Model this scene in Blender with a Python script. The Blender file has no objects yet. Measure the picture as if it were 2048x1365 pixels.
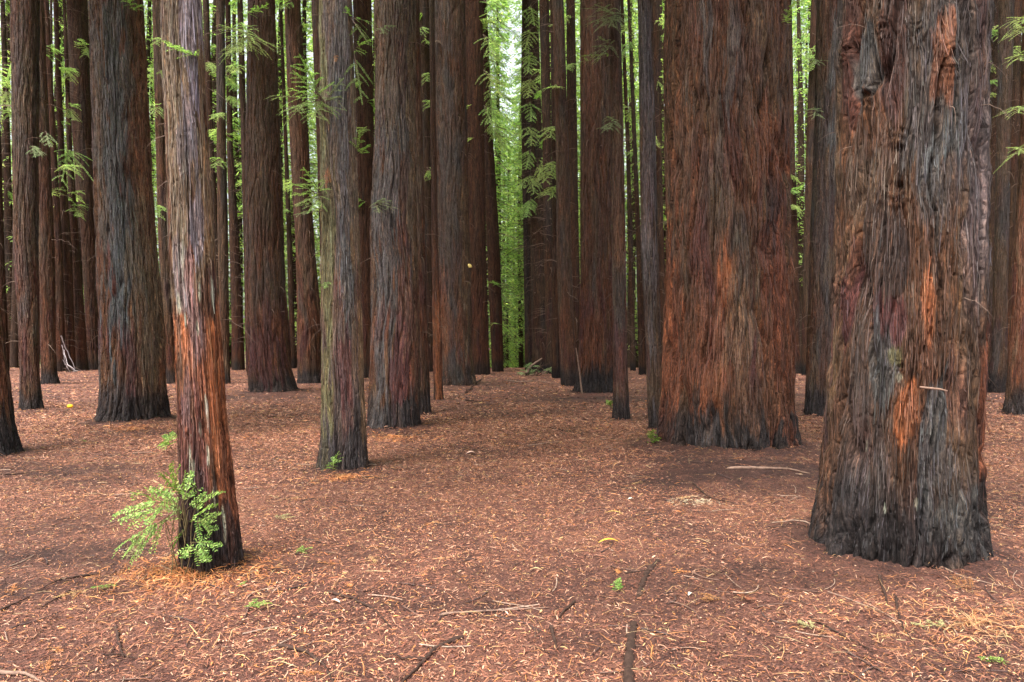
import bpy, math, random
import numpy as np
from mathutils import Vector

random.seed(7); RNG = np.random.default_rng(11)
S = bpy.context.scene
COL = S.collection

# ------------------------------------------------------------------ camera
F = 1400.0; CY = 682.5; HOR = 690.0; CAMZ = 1.5
PITCH = math.atan((HOR - CY) / F)
cam = bpy.data.cameras.new('camera'); camo = bpy.data.objects.new('camera', cam); COL.objects.link(camo)
cam.sensor_width = 36.0; cam.lens = F / 2048 * 36.0
cam.clip_start = 0.05; cam.clip_end = 2000
camo.location = (0, 0, CAMZ); camo.rotation_euler = (math.pi / 2 + PITCH, 0, 0)
S.camera = camo

# ------------------------------------------------------------------ world + sun
SUN_EL = math.radians(60); SUN_AZ = math.radians(212)      # azimuth clockwise from +Y: behind the camera, to the left
w = bpy.data.worlds.new('World'); S.world = w; w.use_nodes = True
nt = w.node_tree; bg = nt.nodes['Background']
sky = nt.nodes.new('ShaderNodeTexSky'); sky.sky_type = 'NISHITA'; sky.sun_disc = False
sky.sun_elevation = SUN_EL; sky.sun_rotation = SUN_AZ
sky.air_density = 1.0; sky.dust_density = 6.0; sky.ozone_density = 0.6
ov = nt.nodes.new('ShaderNodeHueSaturation'); ov.inputs['Saturation'].default_value = .3      # overcast: hardly any blue
nt.links.new(sky.outputs[0], ov.inputs['Color']); nt.links.new(ov.outputs[0], bg.inputs[0]); bg.inputs[1].default_value = 0.15
sl = bpy.data.lights.new('sun', 'SUN'); so = bpy.data.objects.new('sun', sl); COL.objects.link(so)
sl.energy = 1.3; sl.angle = math.radians(25); sl.color = (1, 0.96, 0.9)
sd = Vector((math.sin(SUN_AZ) * math.cos(SUN_EL), math.cos(SUN_AZ) * math.cos(SUN_EL), math.sin(SUN_EL)))
so.rotation_euler = sd.to_track_quat('Z', 'Y').to_euler()
S.view_settings.view_transform = 'Standard'; S.view_settings.look = 'None'
S.view_settings.exposure = 2.08; S.view_settings.gamma = 1.0
S.cycles.max_bounces = 8; S.cycles.diffuse_bounces = 4; S.cycles.transparent_max_bounces = 8

# ------------------------------------------------------------------ helpers
_p = np.random.default_rng(3).permutation(256).astype(np.int32)
PERM = np.concatenate([_p, _p, _p])
_g = np.random.default_rng(4).normal(size=(256, 3)); GRAD = (_g / np.linalg.norm(_g, axis=1)[:, None]).astype(np.float32)

def pn(x, y, z):
    x = np.asarray(x, np.float32); y = np.asarray(y, np.float32); z = np.asarray(z, np.float32)
    x, y, z = np.broadcast_arrays(x, y, z)
    xi = np.floor(x); yi = np.floor(y); zi = np.floor(z)
    xf = x - xi; yf = y - yi; zf = z - zi
    xi = xi.astype(np.int32) & 255; yi = yi.astype(np.int32) & 255; zi = zi.astype(np.int32) & 255
    u = xf * xf * (3 - 2 * xf); v = yf * yf * (3 - 2 * yf); ww = zf * zf * (3 - 2 * zf)
    def g(a, b, c):
        h = PERM[PERM[PERM[xi + a] + yi + b] + zi + c]
        q = GRAD[h]
        return q[..., 0] * (xf - a) + q[..., 1] * (yf - b) + q[..., 2] * (zf - c)
    x00 = g(0,0,0) * (1-u) + g(1,0,0) * u; x10 = g(0,1,0) * (1-u) + g(1,1,0) * u
    x01 = g(0,0,1) * (1-u) + g(1,0,1) * u; x11 = g(0,1,1) * (1-u) + g(1,1,1) * u
    return 1.5 * ((x00 * (1-v) + x10 * v) * (1-ww) + (x01 * (1-v) + x11 * v) * ww)

def sstep(a, b, x):
    t = np.clip((x - a) / (b - a), 0, 1); return t * t * (3 - 2 * t)

def ray(px, py):
    u = (px - 1024) / F; v = -(py - CY) / F
    return np.array([u, math.cos(PITCH) - v * math.sin(PITCH), math.sin(PITCH) + v * math.cos(PITCH)])

def at_depth(px, py, Y):
    r = ray(px, py); r = r * (Y / r[1]); return np.array([r[0], Y, CAMZ + r[2]])

def on_plane(px, py, z=0.0):
    r = ray(px, py); t = (z - CAMZ) / r[2]; return np.array([r[0] * t, r[1] * t, z])

SHADE_CROWN_SCALE = .85
MOUNDS = []     # x, y, radius, height
def gh(x, y):
    x = np.asarray(x, float); y = np.asarray(y, float)
    h = 0.022 * pn(x * .45, y * .45, 0.5) * sstep(1, 4, np.hypot(x, y))
    h = h - 5.0 * sstep(44, 100, y)
    h = h + 3.0 * sstep(120, 400, np.hypot(x, y))
    for mx, my, mr, mh in MOUNDS:
        d = np.hypot(x - mx, y - my) / mr
        h = h + mh * np.exp(-d * d * 1.2)
    return h

def mk(name, V, Fc, mats, parent=None, attrs=None, smooth=True, midx=None, loc=None):
    """one mesh object from numpy vertices (N,3) and faces (M,k)"""
    V = np.asarray(V, np.float32)
    me = bpy.data.meshes.new(name)
    groups = Fc if isinstance(Fc, list) else [Fc]
    groups = [g for g in groups if len(g)]
    nf = sum(len(g) for g in groups)
    loops = np.concatenate([g.ravel() for g in groups]).astype(np.int32)
    tot = np.concatenate([np.full(len(g), g.shape[1], np.int32) for g in groups])
    start = np.concatenate([[0], np.cumsum(tot)[:-1]]).astype(np.int32)
    me.vertices.add(len(V)); me.vertices.foreach_set('co', V.ravel())
    me.loops.add(len(loops)); me.loops.foreach_set('vertex_index', loops)
    me.polygons.add(nf); me.polygons.foreach_set('loop_start', start); me.polygons.foreach_set('loop_total', tot)
    if smooth: me.polygons.foreach_set('use_smooth', np.ones(nf, bool))
    for m in (mats if isinstance(mats, (list, tuple)) else [mats]): me.materials.append(m)
    if midx is not None: me.polygons.foreach_set('material_index', np.asarray(midx, np.int32))
    for k, a in (attrs or {}).items():
        a = np.asarray(a, np.float32)
        if a.shape[1] == 3 and k == 'bark_co':
            at = me.attributes.new(k, 'FLOAT_VECTOR', 'POINT'); at.data.foreach_set('vector', a.ravel())
        else:
            if a.shape[1] == 3: a = np.concatenate([a, np.ones((len(a), 1), np.float32)], 1)
            at = me.attributes.new(k, 'FLOAT_COLOR', 'POINT'); at.data.foreach_set('color', a.ravel())
    me.update(calc_edges=True); me.validate(clean_customdata=False)
    o = bpy.data.objects.new(name, me); COL.objects.link(o)
    if parent is not None: o.parent = parent
    if loc is not None: o.location = [float(c) for c in loc]
    return o

def thing(name, loc, label, cat, group=None):
    o = bpy.data.objects.new(name, None); COL.objects.link(o); o.location = [float(c) for c in loc]
    o.empty_display_size = 0.2
    return tag(o, label, cat, group)

def tag(o, label, cat, group=None):
    o['label'] = label; o['category'] = cat
    if group: o['group'] = group
    return o

def norm(v): return v / np.maximum(np.linalg.norm(v, axis=-1, keepdims=True), 1e-9)

def tubes(P, R, sides=4):
    """P (M,K,3) polylines, R (M,K) radii -> V, quads"""
    M, K, _ = P.shape
    T = np.gradient(P, axis=1); T = norm(T)
    ref = np.where(np.abs(T[..., 2:3]) > .9, np.array([1., 0, 0]), np.array([0, 0, 1.]))
    A = norm(np.cross(T, ref)); B = np.cross(T, A)
    an = np.arange(sides) * 2 * math.pi / sides
    V = P[:, :, None, :] + R[:, :, None, None] * (A[:, :, None, :] * np.cos(an)[None, None, :, None] + B[:, :, None, :] * np.sin(an)[None, None, :, None])
    idx = np.arange(M * K * sides).reshape(M, K, sides)
    a = idx[:, :-1, :]; b = np.roll(a, -1, 2); d = idx[:, 1:, :]; c = np.roll(d, -1, 2)
    q = np.stack([a, b, c, d], -1).reshape(-1, 4)
    # caps
    return V.reshape(-1, 3), q

def leaves(C, D, Sd, L, W, bend=None):
    """lens-shaped leaf faces: base C, direction D, side Sd, length L, width W -> V (6 per leaf), two quads each"""
    L = L[:, None]; W = W[:, None]; N = np.cross(D, Sd)
    b = 0 if bend is None else bend[:, None] * L
    v0 = C; m1 = C + D * L * .35 + N * b * .5; v5 = C + D * L - N * b * .3
    m2 = C + D * L * .72 + N * b * .4
    V = np.stack([v0, m1 - Sd * W * .5, m1 + Sd * W * .5, m2 - Sd * W * .42, m2 + Sd * W * .42, v5], 1).reshape(-1, 3)
    i = np.arange(len(C))[:, None] * 6
    t = np.concatenate([i + np.array([[0, 1, 2]]), i + np.array([[3, 5, 4]])], 0)
    q = i + np.array([[1, 3, 4, 2]])
    return V, q, t

class Bag:
    def __init__(s): s.V = []; s.Q = []; s.T = []; s.mq = []; s.mt = []; s.n = 0; s.C = []
    def add(s, V, Q=None, T=None, m=0, col=None):
        if Q is not None and len(Q): s.Q.append(Q + s.n); s.mq.append(np.full(len(Q), m))
        if T is not None and len(T): s.T.append(T + s.n); s.mt.append(np.full(len(T), m))
        s.V.append(V); s.n += len(V)
        s.C.append(np.broadcast_to(np.array([1, 1, 1.]) if col is None else col, (len(V), 3)))
    def build(s, name, mats, parent=None, smooth=True, loc=None):
        V = np.concatenate(s.V); gs = []; mi = []
        if s.Q: gs.append(np.concatenate(s.Q)); mi.append(np.concatenate(s.mq))
        if s.T: gs.append(np.concatenate(s.T)); mi.append(np.concatenate(s.mt))
        if loc is not None: V = V - np.array(loc)[None]
        return mk(name, V, gs, mats, parent, {'pc': np.concatenate(s.C)}, smooth, np.concatenate(mi), loc)

# ------------------------------------------------------------------ materials
def newmat(name):
    m = bpy.data.materials.new(name); m.use_nodes = True
    t = m.node_tree; return m, t, t.nodes['Principled BSDF'], t.nodes['Material Output']
def N(t, ty, **k):
    n = t.nodes.new(ty)
    for a, b in k.items(): setattr(n, a, b)
    return n
def ramp(t, stops):
    r = N(t, 'ShaderNodeValToRGB'); e = r.color_ramp.elements
    while len(e) < len(stops): e.new(0.5)
    for q, (p, c) in zip(e, stops): q.position = p; q.color = (*c, 1) if len(c) == 3 else c
    return r
def noise(t, vec, scale, detail=4, rough=.6, dist=0):
    n = N(t, 'ShaderNodeTexNoise'); n.inputs['Scale'].default_value = scale; n.inputs['Detail'].default_value = detail
    n.inputs['Roughness'].default_value = rough; n.inputs['Distortion'].default_value = dist
    if vec is not None: t.links.new(vec, n.inputs['Vector'])
    return n
def mapping(t, vec, sc):
    n = N(t, 'ShaderNodeMapping'); n.inputs['Scale'].default_value = sc; t.links.new(vec, n.inputs['Vector']); return n.outputs[0]
def mul(t, a, b, fac=1.0):
    n = N(t, 'ShaderNodeMix', data_type='RGBA', blend_type='MULTIPLY'); n.inputs[0].default_value = fac
    t.links.new(a, n.inputs[6]); t.links.new(b, n.inputs[7]); return n.outputs[2]

def bark_material():
    m, t, p, out = newmat('bark')
    co = N(t, 'ShaderNodeAttribute', attribute_name='bark_co').outputs['Vector']
    ti = N(t, 'ShaderNodeAttribute', attribute_name='pc').outputs['Color']
    fib = noise(t, mapping(t, co, (1, 1, .07)), 60, 6, .75, .3)
    r1 = ramp(t, [(.34, (.22, .2, .2)), (.46, (.75, .73, .7)), (.56, (1.25, 1.2, 1.15)), (.68, (2.7, 2.4, 2.05))])
    t.links.new(fib.outputs['Fac'], r1.inputs[0])
    fl = noise(t, mapping(t, co, (1, 1, .55)), 26, 3, .6, .2)
    r2 = ramp(t, [(.28, (.25, .23, .23)), (.38, (1, 1, 1)), (.7, (1.05, 1.0, .95)), (.8, (1.3, 1.35, 1.1))])
    t.links.new(fl.outputs['Fac'], r2.inputs[0])
    md = noise(t, mapping(t, co, (1, 1, .15)), 9, 4, .6, .5)
    r3 = ramp(t, [(.3, (.6, .55, .58)), (.5, (1, 1, 1)), (.72, (1.35, 1.2, 1.05))])
    t.links.new(md.outputs['Fac'], r3.inputs[0])
    ff = noise(t, mapping(t, co, (1, 1, .16)), 150, 4, .7, .3)
    r4 = ramp(t, [(.36, (.45, .43, .42)), (.5, (1, 1, 1)), (.66, (1.7, 1.6, 1.5))]); t.links.new(ff.outputs['Fac'], r4.inputs[0])
    ck = N(t, 'ShaderNodeTexVoronoi', feature='DISTANCE_TO_EDGE'); ck.inputs['Scale'].default_value = 16
    wv = N(t, 'ShaderNodeVectorMath', operation='MULTIPLY_ADD'); nz_ = noise(t, mapping(t, co, (1, 1, .2)), 9, 3); t.links.new(nz_.outputs['Color'], wv.inputs[0]); wv.inputs[1].default_value = (.05, .05, .02)
    t.links.new(mapping(t, co, (1, 1, .28)), wv.inputs[2]); t.links.new(wv.outputs[0], ck.inputs['Vector'])
    c = mul(t, mul(t, mul(t, mul(t, ti, r1.outputs[0]), r2.outputs[0]), r3.outputs[0]), r4.outputs[0])
    t.links.new(c, p.inputs['Base Color']); p.inputs['Roughness'].default_value = .85
    p.inputs['Specular IOR Level'].default_value = .12
    b1 = N(t, 'ShaderNodeBump'); b1.inputs['Strength'].default_value = .9; b1.inputs['Distance'].default_value = .03
    t.links.new(md.outputs['Fac'], b1.inputs['Height'])
    b2 = N(t, 'ShaderNodeBump'); b2.inputs['Strength'].default_value = 1; b2.inputs['Distance'].default_value = .03
    t.links.new(fib.outputs['Fac'], b2.inputs['Height']); t.links.new(b1.outputs[0], b2.inputs['Normal'])
    b3 = N(t, 'ShaderNodeBump'); b3.inputs['Strength'].default_value = .7; b3.inputs['Distance'].default_value = .012
    t.links.new(fl.outputs['Fac'], b3.inputs['Height']); t.links.new(b2.outputs[0], b3.inputs['Normal'])
    mr = N(t, 'ShaderNodeMapRange'); mr.inputs['From Max'].default_value = .09; t.links.new(ck.outputs['Distance'], mr.inputs['Value'])
    b4 = N(t, 'ShaderNodeBump'); b4.inputs['Strength'].default_value = .7; b4.inputs['Distance'].default_value = .015
    t.links.new(mr.outputs[0], b4.inputs['Height']); t.links.new(b3.outputs[0], b4.inputs['Normal'])
    b5 = N(t, 'ShaderNodeBump'); b5.inputs['Strength'].default_value = .8; b5.inputs['Distance'].default_value = .008
    t.links.new(ff.outputs['Fac'], b5.inputs['Height']); t.links.new(b4.outputs[0], b5.inputs['Normal'])
    t.links.new(b5.outputs[0], p.inputs['Normal'])
    return m

def leaf_material(name, cols, trans, spread=.5, tf=.5):
    m, t, p, out = newmat(name)
    g = N(t, 'ShaderNodeNewGeometry'); r = ramp(t, cols); t.links.new(g.outputs['Random Per Island'], r.inputs[0])
    o = N(t, 'ShaderNodeObjectInfo'); hs = N(t, 'ShaderNodeHueSaturation'); mr = N(t, 'ShaderNodeMapRange')
    mr.inputs['To Min'].default_value = .485; mr.inputs['To Max'].default_value = .51
    t.links.new(o.outputs['Random'], mr.inputs['Value']); t.links.new(mr.outputs[0], hs.inputs['Hue']); t.links.new(r.outputs[0], hs.inputs['Color'])
    t.links.new(hs.outputs[0], p.inputs['Base Color']); p.inputs['Roughness'].default_value = .55
    p.inputs['Specular IOR Level'].default_value = .3
    tr = N(t, 'ShaderNodeBsdfTranslucent'); 
    mm = N(t, 'ShaderNodeMix', data_type='RGBA', blend_type='MULTIPLY'); mm.inputs[0].default_value = 1
    t.links.new(hs.outputs[0], mm.inputs[6]); mm.inputs[7].default_value = (*trans, 1); t.links.new(mm.outputs[2], tr.inputs['Color'])
    mx = N(t, 'ShaderNodeMixShader'); mx.inputs[0].default_value = tf
    t.links.new(p.outputs[0], mx.inputs[1]); t.links.new(tr.outputs[0], mx.inputs[2]); t.links.new(mx.outputs[0], out.inputs['Surface'])
    return m

def simple(name, c, rough=.8, var=.3, sc=30):
    m, t, p, out = newmat(name)
    n = noise(t, N(t, 'ShaderNodeTexCoord').outputs['Object'], sc, 4)
    r = ramp(t, [(.3, tuple(x * (1 - var) for x in c)), (.7, tuple(x * (1 + var) for x in c))]); t.links.new(n.outputs['Fac'], r.inputs[0])
    t.links.new(r.outputs[0], p.inputs['Base Color']); p.inputs['Roughness'].default_value = rough; p.inputs['Specular IOR Level'].default_value = .15
    b = N(t, 'ShaderNodeBump'); b.inputs['Strength'].default_value = .6; b.inputs['Distance'].default_value = .004
    t.links.new(n.outputs['Fac'], b.inputs['Height']); t.links.new(b.outputs[0], p.inputs['Normal'])
    return m

def piece_material(name, rough=.7, sc=40):
    """colour comes with each piece ('pc'), finely varied"""
    m, t, p, out = newmat(name)
    ti = N(t, 'ShaderNodeAttribute', attribute_name='pc').outputs['Color']
    n = noise(t, N(t, 'ShaderNodeTexCoord').outputs['Object'], sc, 3)
    r = ramp(t, [(.3, (.7, .7, .7)), (.7, (1.3, 1.3, 1.3))]); t.links.new(n.outputs['Fac'], r.inputs[0])
    t.links.new(mul(t, ti, r.outputs[0]), p.inputs['Base Color']); p.inputs['Roughness'].default_value = rough
    p.inputs['Specular IOR Level'].default_value = .3
    return m

def ground_material():
    m, t, p, out = newmat('forest_floor')
    co = N(t, 'ShaderNodeTexCoord').outputs['Object']
    big = noise(t, co, .55, 5, .6); mid = noise(t, co, 5, 5, .65, .6); fine = noise(t, co, 42, 5, .7, 1.2); vf = noise(t, co, 160, 3, .7, .5)
    rb = ramp(t, [(.34, (.060, .027, .020)), (.5, (.122, .052, .036)), (.68, (.175, .076, .048))]); t.links.new(big.outputs['Fac'], rb.inputs[0])
    rm = ramp(t, [(.3, (.6, .56, .58)), (.5, (1, 1, 1)), (.72, (1.35, 1.35, 1.25))]); t.links.new(mid.outputs['Fac'], rm.inputs[0])
    rf = ramp(t, [(.34, (.35, .3, .3)), (.5, (.9, .9, .9)), (.6, (1.3, 1.25, 1.2)), (.7, (1.9, 1.8, 1.7))]); t.links.new(fine.outputs['Fac'], rf.inputs[0])
    rv = ramp(t, [(.35, (.6, .6, .6)), (.7, (1.5, 1.5, 1.5))]); t.links.new(vf.outputs['Fac'], rv.inputs[0])
    c = mul(t, mul(t, mul(t, rb.outputs[0], rm.outputs[0]), rf.outputs[0]), rv.outputs[0])
    c = mul(t, c, N(t, 'ShaderNodeAttribute', attribute_name='pc').outputs['Color'])
    t.links.new(c, p.inputs['Base Color']); p.inputs['Roughness'].default_value = .85; p.inputs['Specular IOR Level'].default_value = .25
    b1 = N(t, 'ShaderNodeBump'); b1.inputs['Strength'].default_value = .8; b1.inputs['Distance'].default_value = .04; t.links.new(mid.outputs['Fac'], b1.inputs['Height'])
    b2 = N(t, 'ShaderNodeBump'); b2.inputs['Strength'].default_value = 1; b2.inputs['Distance'].default_value = .02; t.links.new(fine.outputs['Fac'], b2.inputs['Height'])
    t.links.new(b1.outputs[0], b2.inputs['Normal']); t.links.new(b2.outputs[0], p.inputs['Normal'])
    return m

M_BARK = bark_material()
M_GROUND = ground_material()
M_LITTER = piece_material('leaf_litter')
M_TWIG = simple('dead_twig', (.12, .08, .06))
M_STEM = simple('green_stem', (.10, .075, .035))
M_LEAF = leaf_material('redwood_needles', [(0, (.08, .16, .03)), (.5, (.16, .28, .06)), (1, (.28, .42, .11))], (1.7, 1.9, 1.2))
M_SPROUT = leaf_material('sprout_needles', [(0, (.06, .12, .02)), (.5, (.14, .25, .04)), (1, (.30, .41, .11))], (1.2, 1.3, .7), tf=.35)
M_PALE = leaf_material('pale_needles', [(0, (.14, .20, .09)), (1, (.28, .37, .17))], (1.2, 1.3, 1), tf=.35)
M_STRAW = leaf_material('dry_needles', [(0, (.18, .15, .07)), (1, (.30, .27, .12))], (1.1, 1.1, .8), tf=.2)
M_BROWNLEAF = leaf_material('dead_needles', [(0, (.20, .08, .035)), (1, (.34, .15, .06))], (1.2, 1, .8), tf=.3)
M_BACK = leaf_material('far_foliage', [(0, (.12, .20, .06)), (.45, (.22, .34, .10)), (.8, (.33, .45, .13)), (1, (.48, .55, .14))], (1.7, 1.75, 1.4), tf=.6)
M_STICK = simple('stick', (.034, .019, .014), var=.35, sc=25)
M_PALESTICK = simple('pale_stick', (.15, .095, .07), sc=25)

# ------------------------------------------------------------------ colours of bark
COLS = dict(grey=(.085, .078, .078), bluegrey=(.078, .083, .086), lilac=(.20, .175, .20), orange=(.31, .115, .052), red=(.20, .075, .042),
            maroon=(.085, .034, .036), dark=(.028, .025, .027), tan=(.165, .122, .082), moss=(.11, .105, .05), ochre=(.19, .122, .07),
            brown=(.115, .060, .036), pale=(.40, .42, .33), greybrown=(.12, .085, .06))

# ------------------------------------------------------------------ the trees of the grove
# key: (label, base_py, mound, [(py, L, R), ...], options)   pixel edges in the photograph, turned into real positions and sizes
T = {}
def tree(key, label, base, prof, mound=0.0, **o): T[key] = dict(label=label, base=base, prof=prof, mound=mound, **o)

tree('Z', 'huge nearest redwood with knotty furrowed bark at the right side of the clearing', 1160,
     [(0,1675,1973),(250,1670,1972),(500,1665,1969),(700,1654,1964),(900,1638,1958),(1000,1626,1960),(1060,1612,1964),(1110,1602,1968),(1160,1590,1974)], .10,
     red=.12, grey=.62, A=1.3, lobes=.045, dark=.75, tone=.82, knots=[(1745,150,26),(1880,105,24),(1795,285,30),(1797,362,34),(1830,40,20),(1712,30,18),(1775,20,20),(1800,735,14),(1880,95,12),(1700,560,20)],
     patches=[(1745,90,26,60,'bluegrey',.9),(1830,60,30,60,'dark',.6),(1832,210,24,120,'grey',.8),(1885,250,20,60,'bluegrey',.8),(1870,120,14,70,'orange',.5),(1800,500,26,90,'dark',.7),
      (1842,585,15,75,'orange',1),(1715,610,20,80,'maroon',.9),(1800,650,28,50,'maroon',.9),(1780,750,30,80,'bluegrey',.8),(1822,830,20,50,'orange',.8),(1862,850,18,70,'bluegrey',.9),
      (1688,760,16,110,'ochre',.7),(1945,850,16,150,'red',.9),(1672,960,22,110,'brown',.8),(1870,940,24,50,'grey',.8),(1892,1050,50,60,'bluegrey',.75),(1800,1090,200,55,'dark',.6),
      (1935,300,34,220,'lilac',.25),(1925,520,30,120,'lilac',.15),(1700,400,30,120,'brown',.6),(1690,180,14,150,'ochre',.4),(1745,330,40,60,'greybrown',.7),(1870,420,18,80,'bluegrey',.5),
      (1810,757,6,8,'pale',.6),(1836,1010,5,10,'pale',.9),(1782,1033,4,10,'pale',.8),(1748,905,4,12,'pale',.4),(1808,712,14,20,'moss',.8)])
tree('B', 'very broad reddish brown redwood, second widest, just left of the huge knotty one', 912,
     [(0,1328,1568),(200,1329,1572),(500,1330,1577),(700,1324,1583),(800,1319,1586),(860,1311,1590),(895,1304,1596),(912,1300,1602)], .14,
     red=.62, grey=.35, A=1.3, lobes=.06, dark=.8, tone=.92, knots=[(1405,545,12),(1440,180,16),(1520,540,12)],
     patches=[(1447,550,18,60,'orange',.9),(1425,700,70,130,'red',.6),(1400,620,30,90,'brown',.5),(1480,640,35,140,'tan',.55),(1540,520,20,140,'maroon',.5),(1415,70,18,80,'grey',.8),
      (1465,150,16,130,'grey',.7),(1530,280,40,60,'red',.6),(1350,700,20,220,'red',.7),(1440,870,60,35,'grey',.8),(1450,885,170,45,'dark',.7),(1550,690,28,200,'red',.6),(1500,800,60,60,'brown',.6),
      (1475,480,12,60,'dark',.5),(1540,430,10,70,'dark',.6),(1435,310,16,140,'greybrown',.6),(1380,320,22,160,'red',.3),(1430,780,30,50,'orange',.35),(1335,560,14,200,'orange',.25)])
tree('H', 'slim peeling redwood with lilac and orange red bark, green shoots at its foot', 1160,
     [(0,322,403),(200,328,411),(500,339,430),(600,345,437),(700,353,445),(850,358,454),(1000,359,472),(1080,358,482),(1120,361,487),(1160,361,491)], .06,
     red=.4, grey=.2, A=.7, lobes=.05, dark=.5, fine=1, tone=1.02,
     patches=[(398,760,40,200,'red',.85),(435,860,24,230,'orange',.5),(372,700,16,120,'orange',.5),(375,200,80,400,'tan',1),(412,220,22,360,'ochre',.9),(374,60,20,110,'lilac',.95),(372,250,15,140,'lilac',.9),(386,430,15,90,'lilac',.9),(372,330,30,60,'greybrown',.5),
      (382,560,8,60,'orange',.9),(362,690,14,60,'orange',.9),(400,740,22,130,'red',.8),(428,700,16,110,'orange',.8),(442,900,17,130,'orange',.85),(458,1000,14,110,'red',.8),(385,940,26,160,'maroon',.6),
      (370,560,16,60,'lilac',.5),(395,650,22,60,'lilac',.4),(378,780,10,60,'lilac',.35),(425,1090,70,52,'dark',.85),(400,1000,12,80,'dark',.4),(400,580,3,20,'pale',.9),(360,605,4,22,'pale',.7),(371,640,3,14,'pale',.8),
      (397,655,3,15,'pale',.7),(385,945,3,26,'pale',.8),(412,820,3,30,'pale',.7),(413,915,3,24,'pale',.7),(443,1060,3,36,'pale',.7),(380,905,3,25,'pale',.6),(424,585,3,24,'pale',.6),(365,500,3,30,'pale',.5),(398,860,3,18,'pale',.5),(425,1000,2,20,'pale',.6)])
tree('Q', 'slender grey barked redwood standing alone left of the clearing, small sprig at its base', 945,
     [(0,639,705),(250,640,712),(500,641,720),(700,645,727),(850,642,732),(910,639,736),(945,635,738)], .05,
     red=.15, grey=.9, A=.7, lobes=.05, dark=.6, fine=1, tone=1.5, knots=[(690,505,9),(678,600,9),(648,210,12)],
     patches=[(680,300,60,500,'greybrown',.75),(684,200,34,230,'grey',.9),(688,430,26,230,'grey',.8),(675,180,10,25,'bluegrey',.9),(690,560,18,120,'bluegrey',.7),(650,420,16,460,'moss',.85),(708,150,8,150,'tan',.7),(714,420,10,200,'tan',.6),(690,730,16,90,'maroon',.75),
      (722,720,9,230,'ochre',.7),(690,820,20,70,'maroon',.4),(685,920,60,45,'dark',.75),(672,330,12,60,'greybrown',.6)])
tree('E', 'big redwood left of the slim peeling one, half blue grey and half red brown', 850,
     [(0,177,286),(250,185,300),(500,193,315),(650,198,330),(780,199,334),(825,193,338),(850,188,342)], .09,
     red=.45, grey=.55, A=.9, lobes=.06, dark=.7, tone=1.2, knots=[(245,330,11),(248,425,10),(240,610,9),(268,170,10)],
     patches=[(232,330,34,330,'bluegrey',.9),(235,120,50,120,'grey',.7),(240,560,20,140,'bluegrey',.9),(288,200,24,260,'red',.55),(285,320,18,200,'brown',.4),(293,600,34,170,'tan',.6),(262,730,14,60,'maroon',.7),(265,835,90,35,'dark',.8),(205,300,12,200,'greybrown',.6)])
tree('G', 'large straight redwood behind the slender grey one, bluish streak on its front', 862,
     [(0,750,830),(250,752,832),(450,742,833),(650,744,838),(780,738,840),(840,732,842),(862,730,843)], .06,
     red=.5, grey=.6, A=.8, lobes=.05, dark=.8, tone=1.2,
     patches=[(778,400,28,380,'grey',.9),(780,100,30,120,'greybrown',.7),(815,650,20,170,'red',.5),(800,760,16,90,'maroon',.8),(826,300,10,330,'tan',.6),(786,842,60,30,'dark',.8),(762,660,14,180,'grey',.6)])
tree('G2', 'dark reddish redwood half hidden behind the large bluish streaked trunk', 832,
     [(0,800,838),(450,808,850),(650,812,855),(800,812,860),(832,810,863)], red=.6, grey=.3, dark=.8)
tree('V', 'thin orange brown young redwood just left of the trunk with the yellow fungus', 802,
     [(0,858,869),(500,864,876),(700,866,884),(780,867,886),(802,866,888)], red=1.0, grey=.1, dark=.2,
     patches=[(876,700,12,120,'orange',.8)])
tree('W', 'broad redwood left of the central path with a small yellow fungus on its trunk', 772,
     [(0,868,930),(250,872,934),(500,875,940),(700,881,945),(750,884,950),(772,882,955)], .05, red=.6, grey=.6, dark=.35,
     patches=[(905,730,30,30,'bluegrey',.6),(895,400,20,300,'grey',.5),(935,550,10,200,'ochre',.5),(888,650,8,100,'orange',.4)])
tree('X', 'straight maroon brown redwood close behind the broad one with the yellow fungus', 750,
     [(0,925,965),(500,934,972),(700,944,978),(750,944,981)], red=.9, grey=.05, dark=.4, twigs=.5)
tree('Y', 'reddish redwood nearest to the bright gap on its left side', 744,
     [(0,957,973),(250,964,985),(500,974,1000),(650,980,1005),(744,984,1008)], red=.8, grey=.3, dark=.3, twigs=2)
tree('M', 'wide dark redwood fourth in line from the left, reddish lower trunk', 787,
     [(0,496,550),(250,492,560),(500,490,568),(650,491,578),(740,494,584),(775,500,594),(787,498,598)], .05, red=.7, grey=.35, dark=.8,
     patches=[(530,600,30,60,'brown',.4),(520,300,20,200,'greybrown',.4),(530,700,35,60,'maroon',.7)])
tree('N', 'dark redwood between the wide dark one and the slender grey one', 768,
     [(0,568,601),(250,578,615),(500,591,630),(650,594,644),(750,595,646),(768,594,650)], red=.6, grey=.3, dark=.9)
tree('A', 'leaning redwood cut by the left edge, only its blackened flared foot in view', 925,
     [(560,-150,-8),(600,-140,0),(740,-110,18),(850,-98,36),(900,-95,46),(925,-92,53)], .06, red=.7, grey=.3, dark=1.0, patches=[(0,870,60,70,'dark',.9)])
tree('C', 'leftmost complete redwood in view, brown below and dark grey above, black foot', 822,
     [(0,20,80),(250,24,78),(500,27,76),(650,37,79),(760,39,80),(800,40,86),(822,38,90)], red=.6, grey=.6, dark=.9, twigs=.3)
tree('C2', 'narrow redwood just right of the leftmost complete one, with a black flared foot', 769,
     [(0,60,88),(250,66,98),(500,72,110),(700,80,112),(750,82,115),(769,80,121)], red=.6, grey=.3, dark=.9, twigs=.6)
tree('D', 'reddish leaning redwood right behind the fallen branch pile on the left', 740,
     [(0,132,176),(250,142,185),(450,160,196),(650,171,203),(740,174,208)], red=.55, grey=.25, dark=.5)
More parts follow.
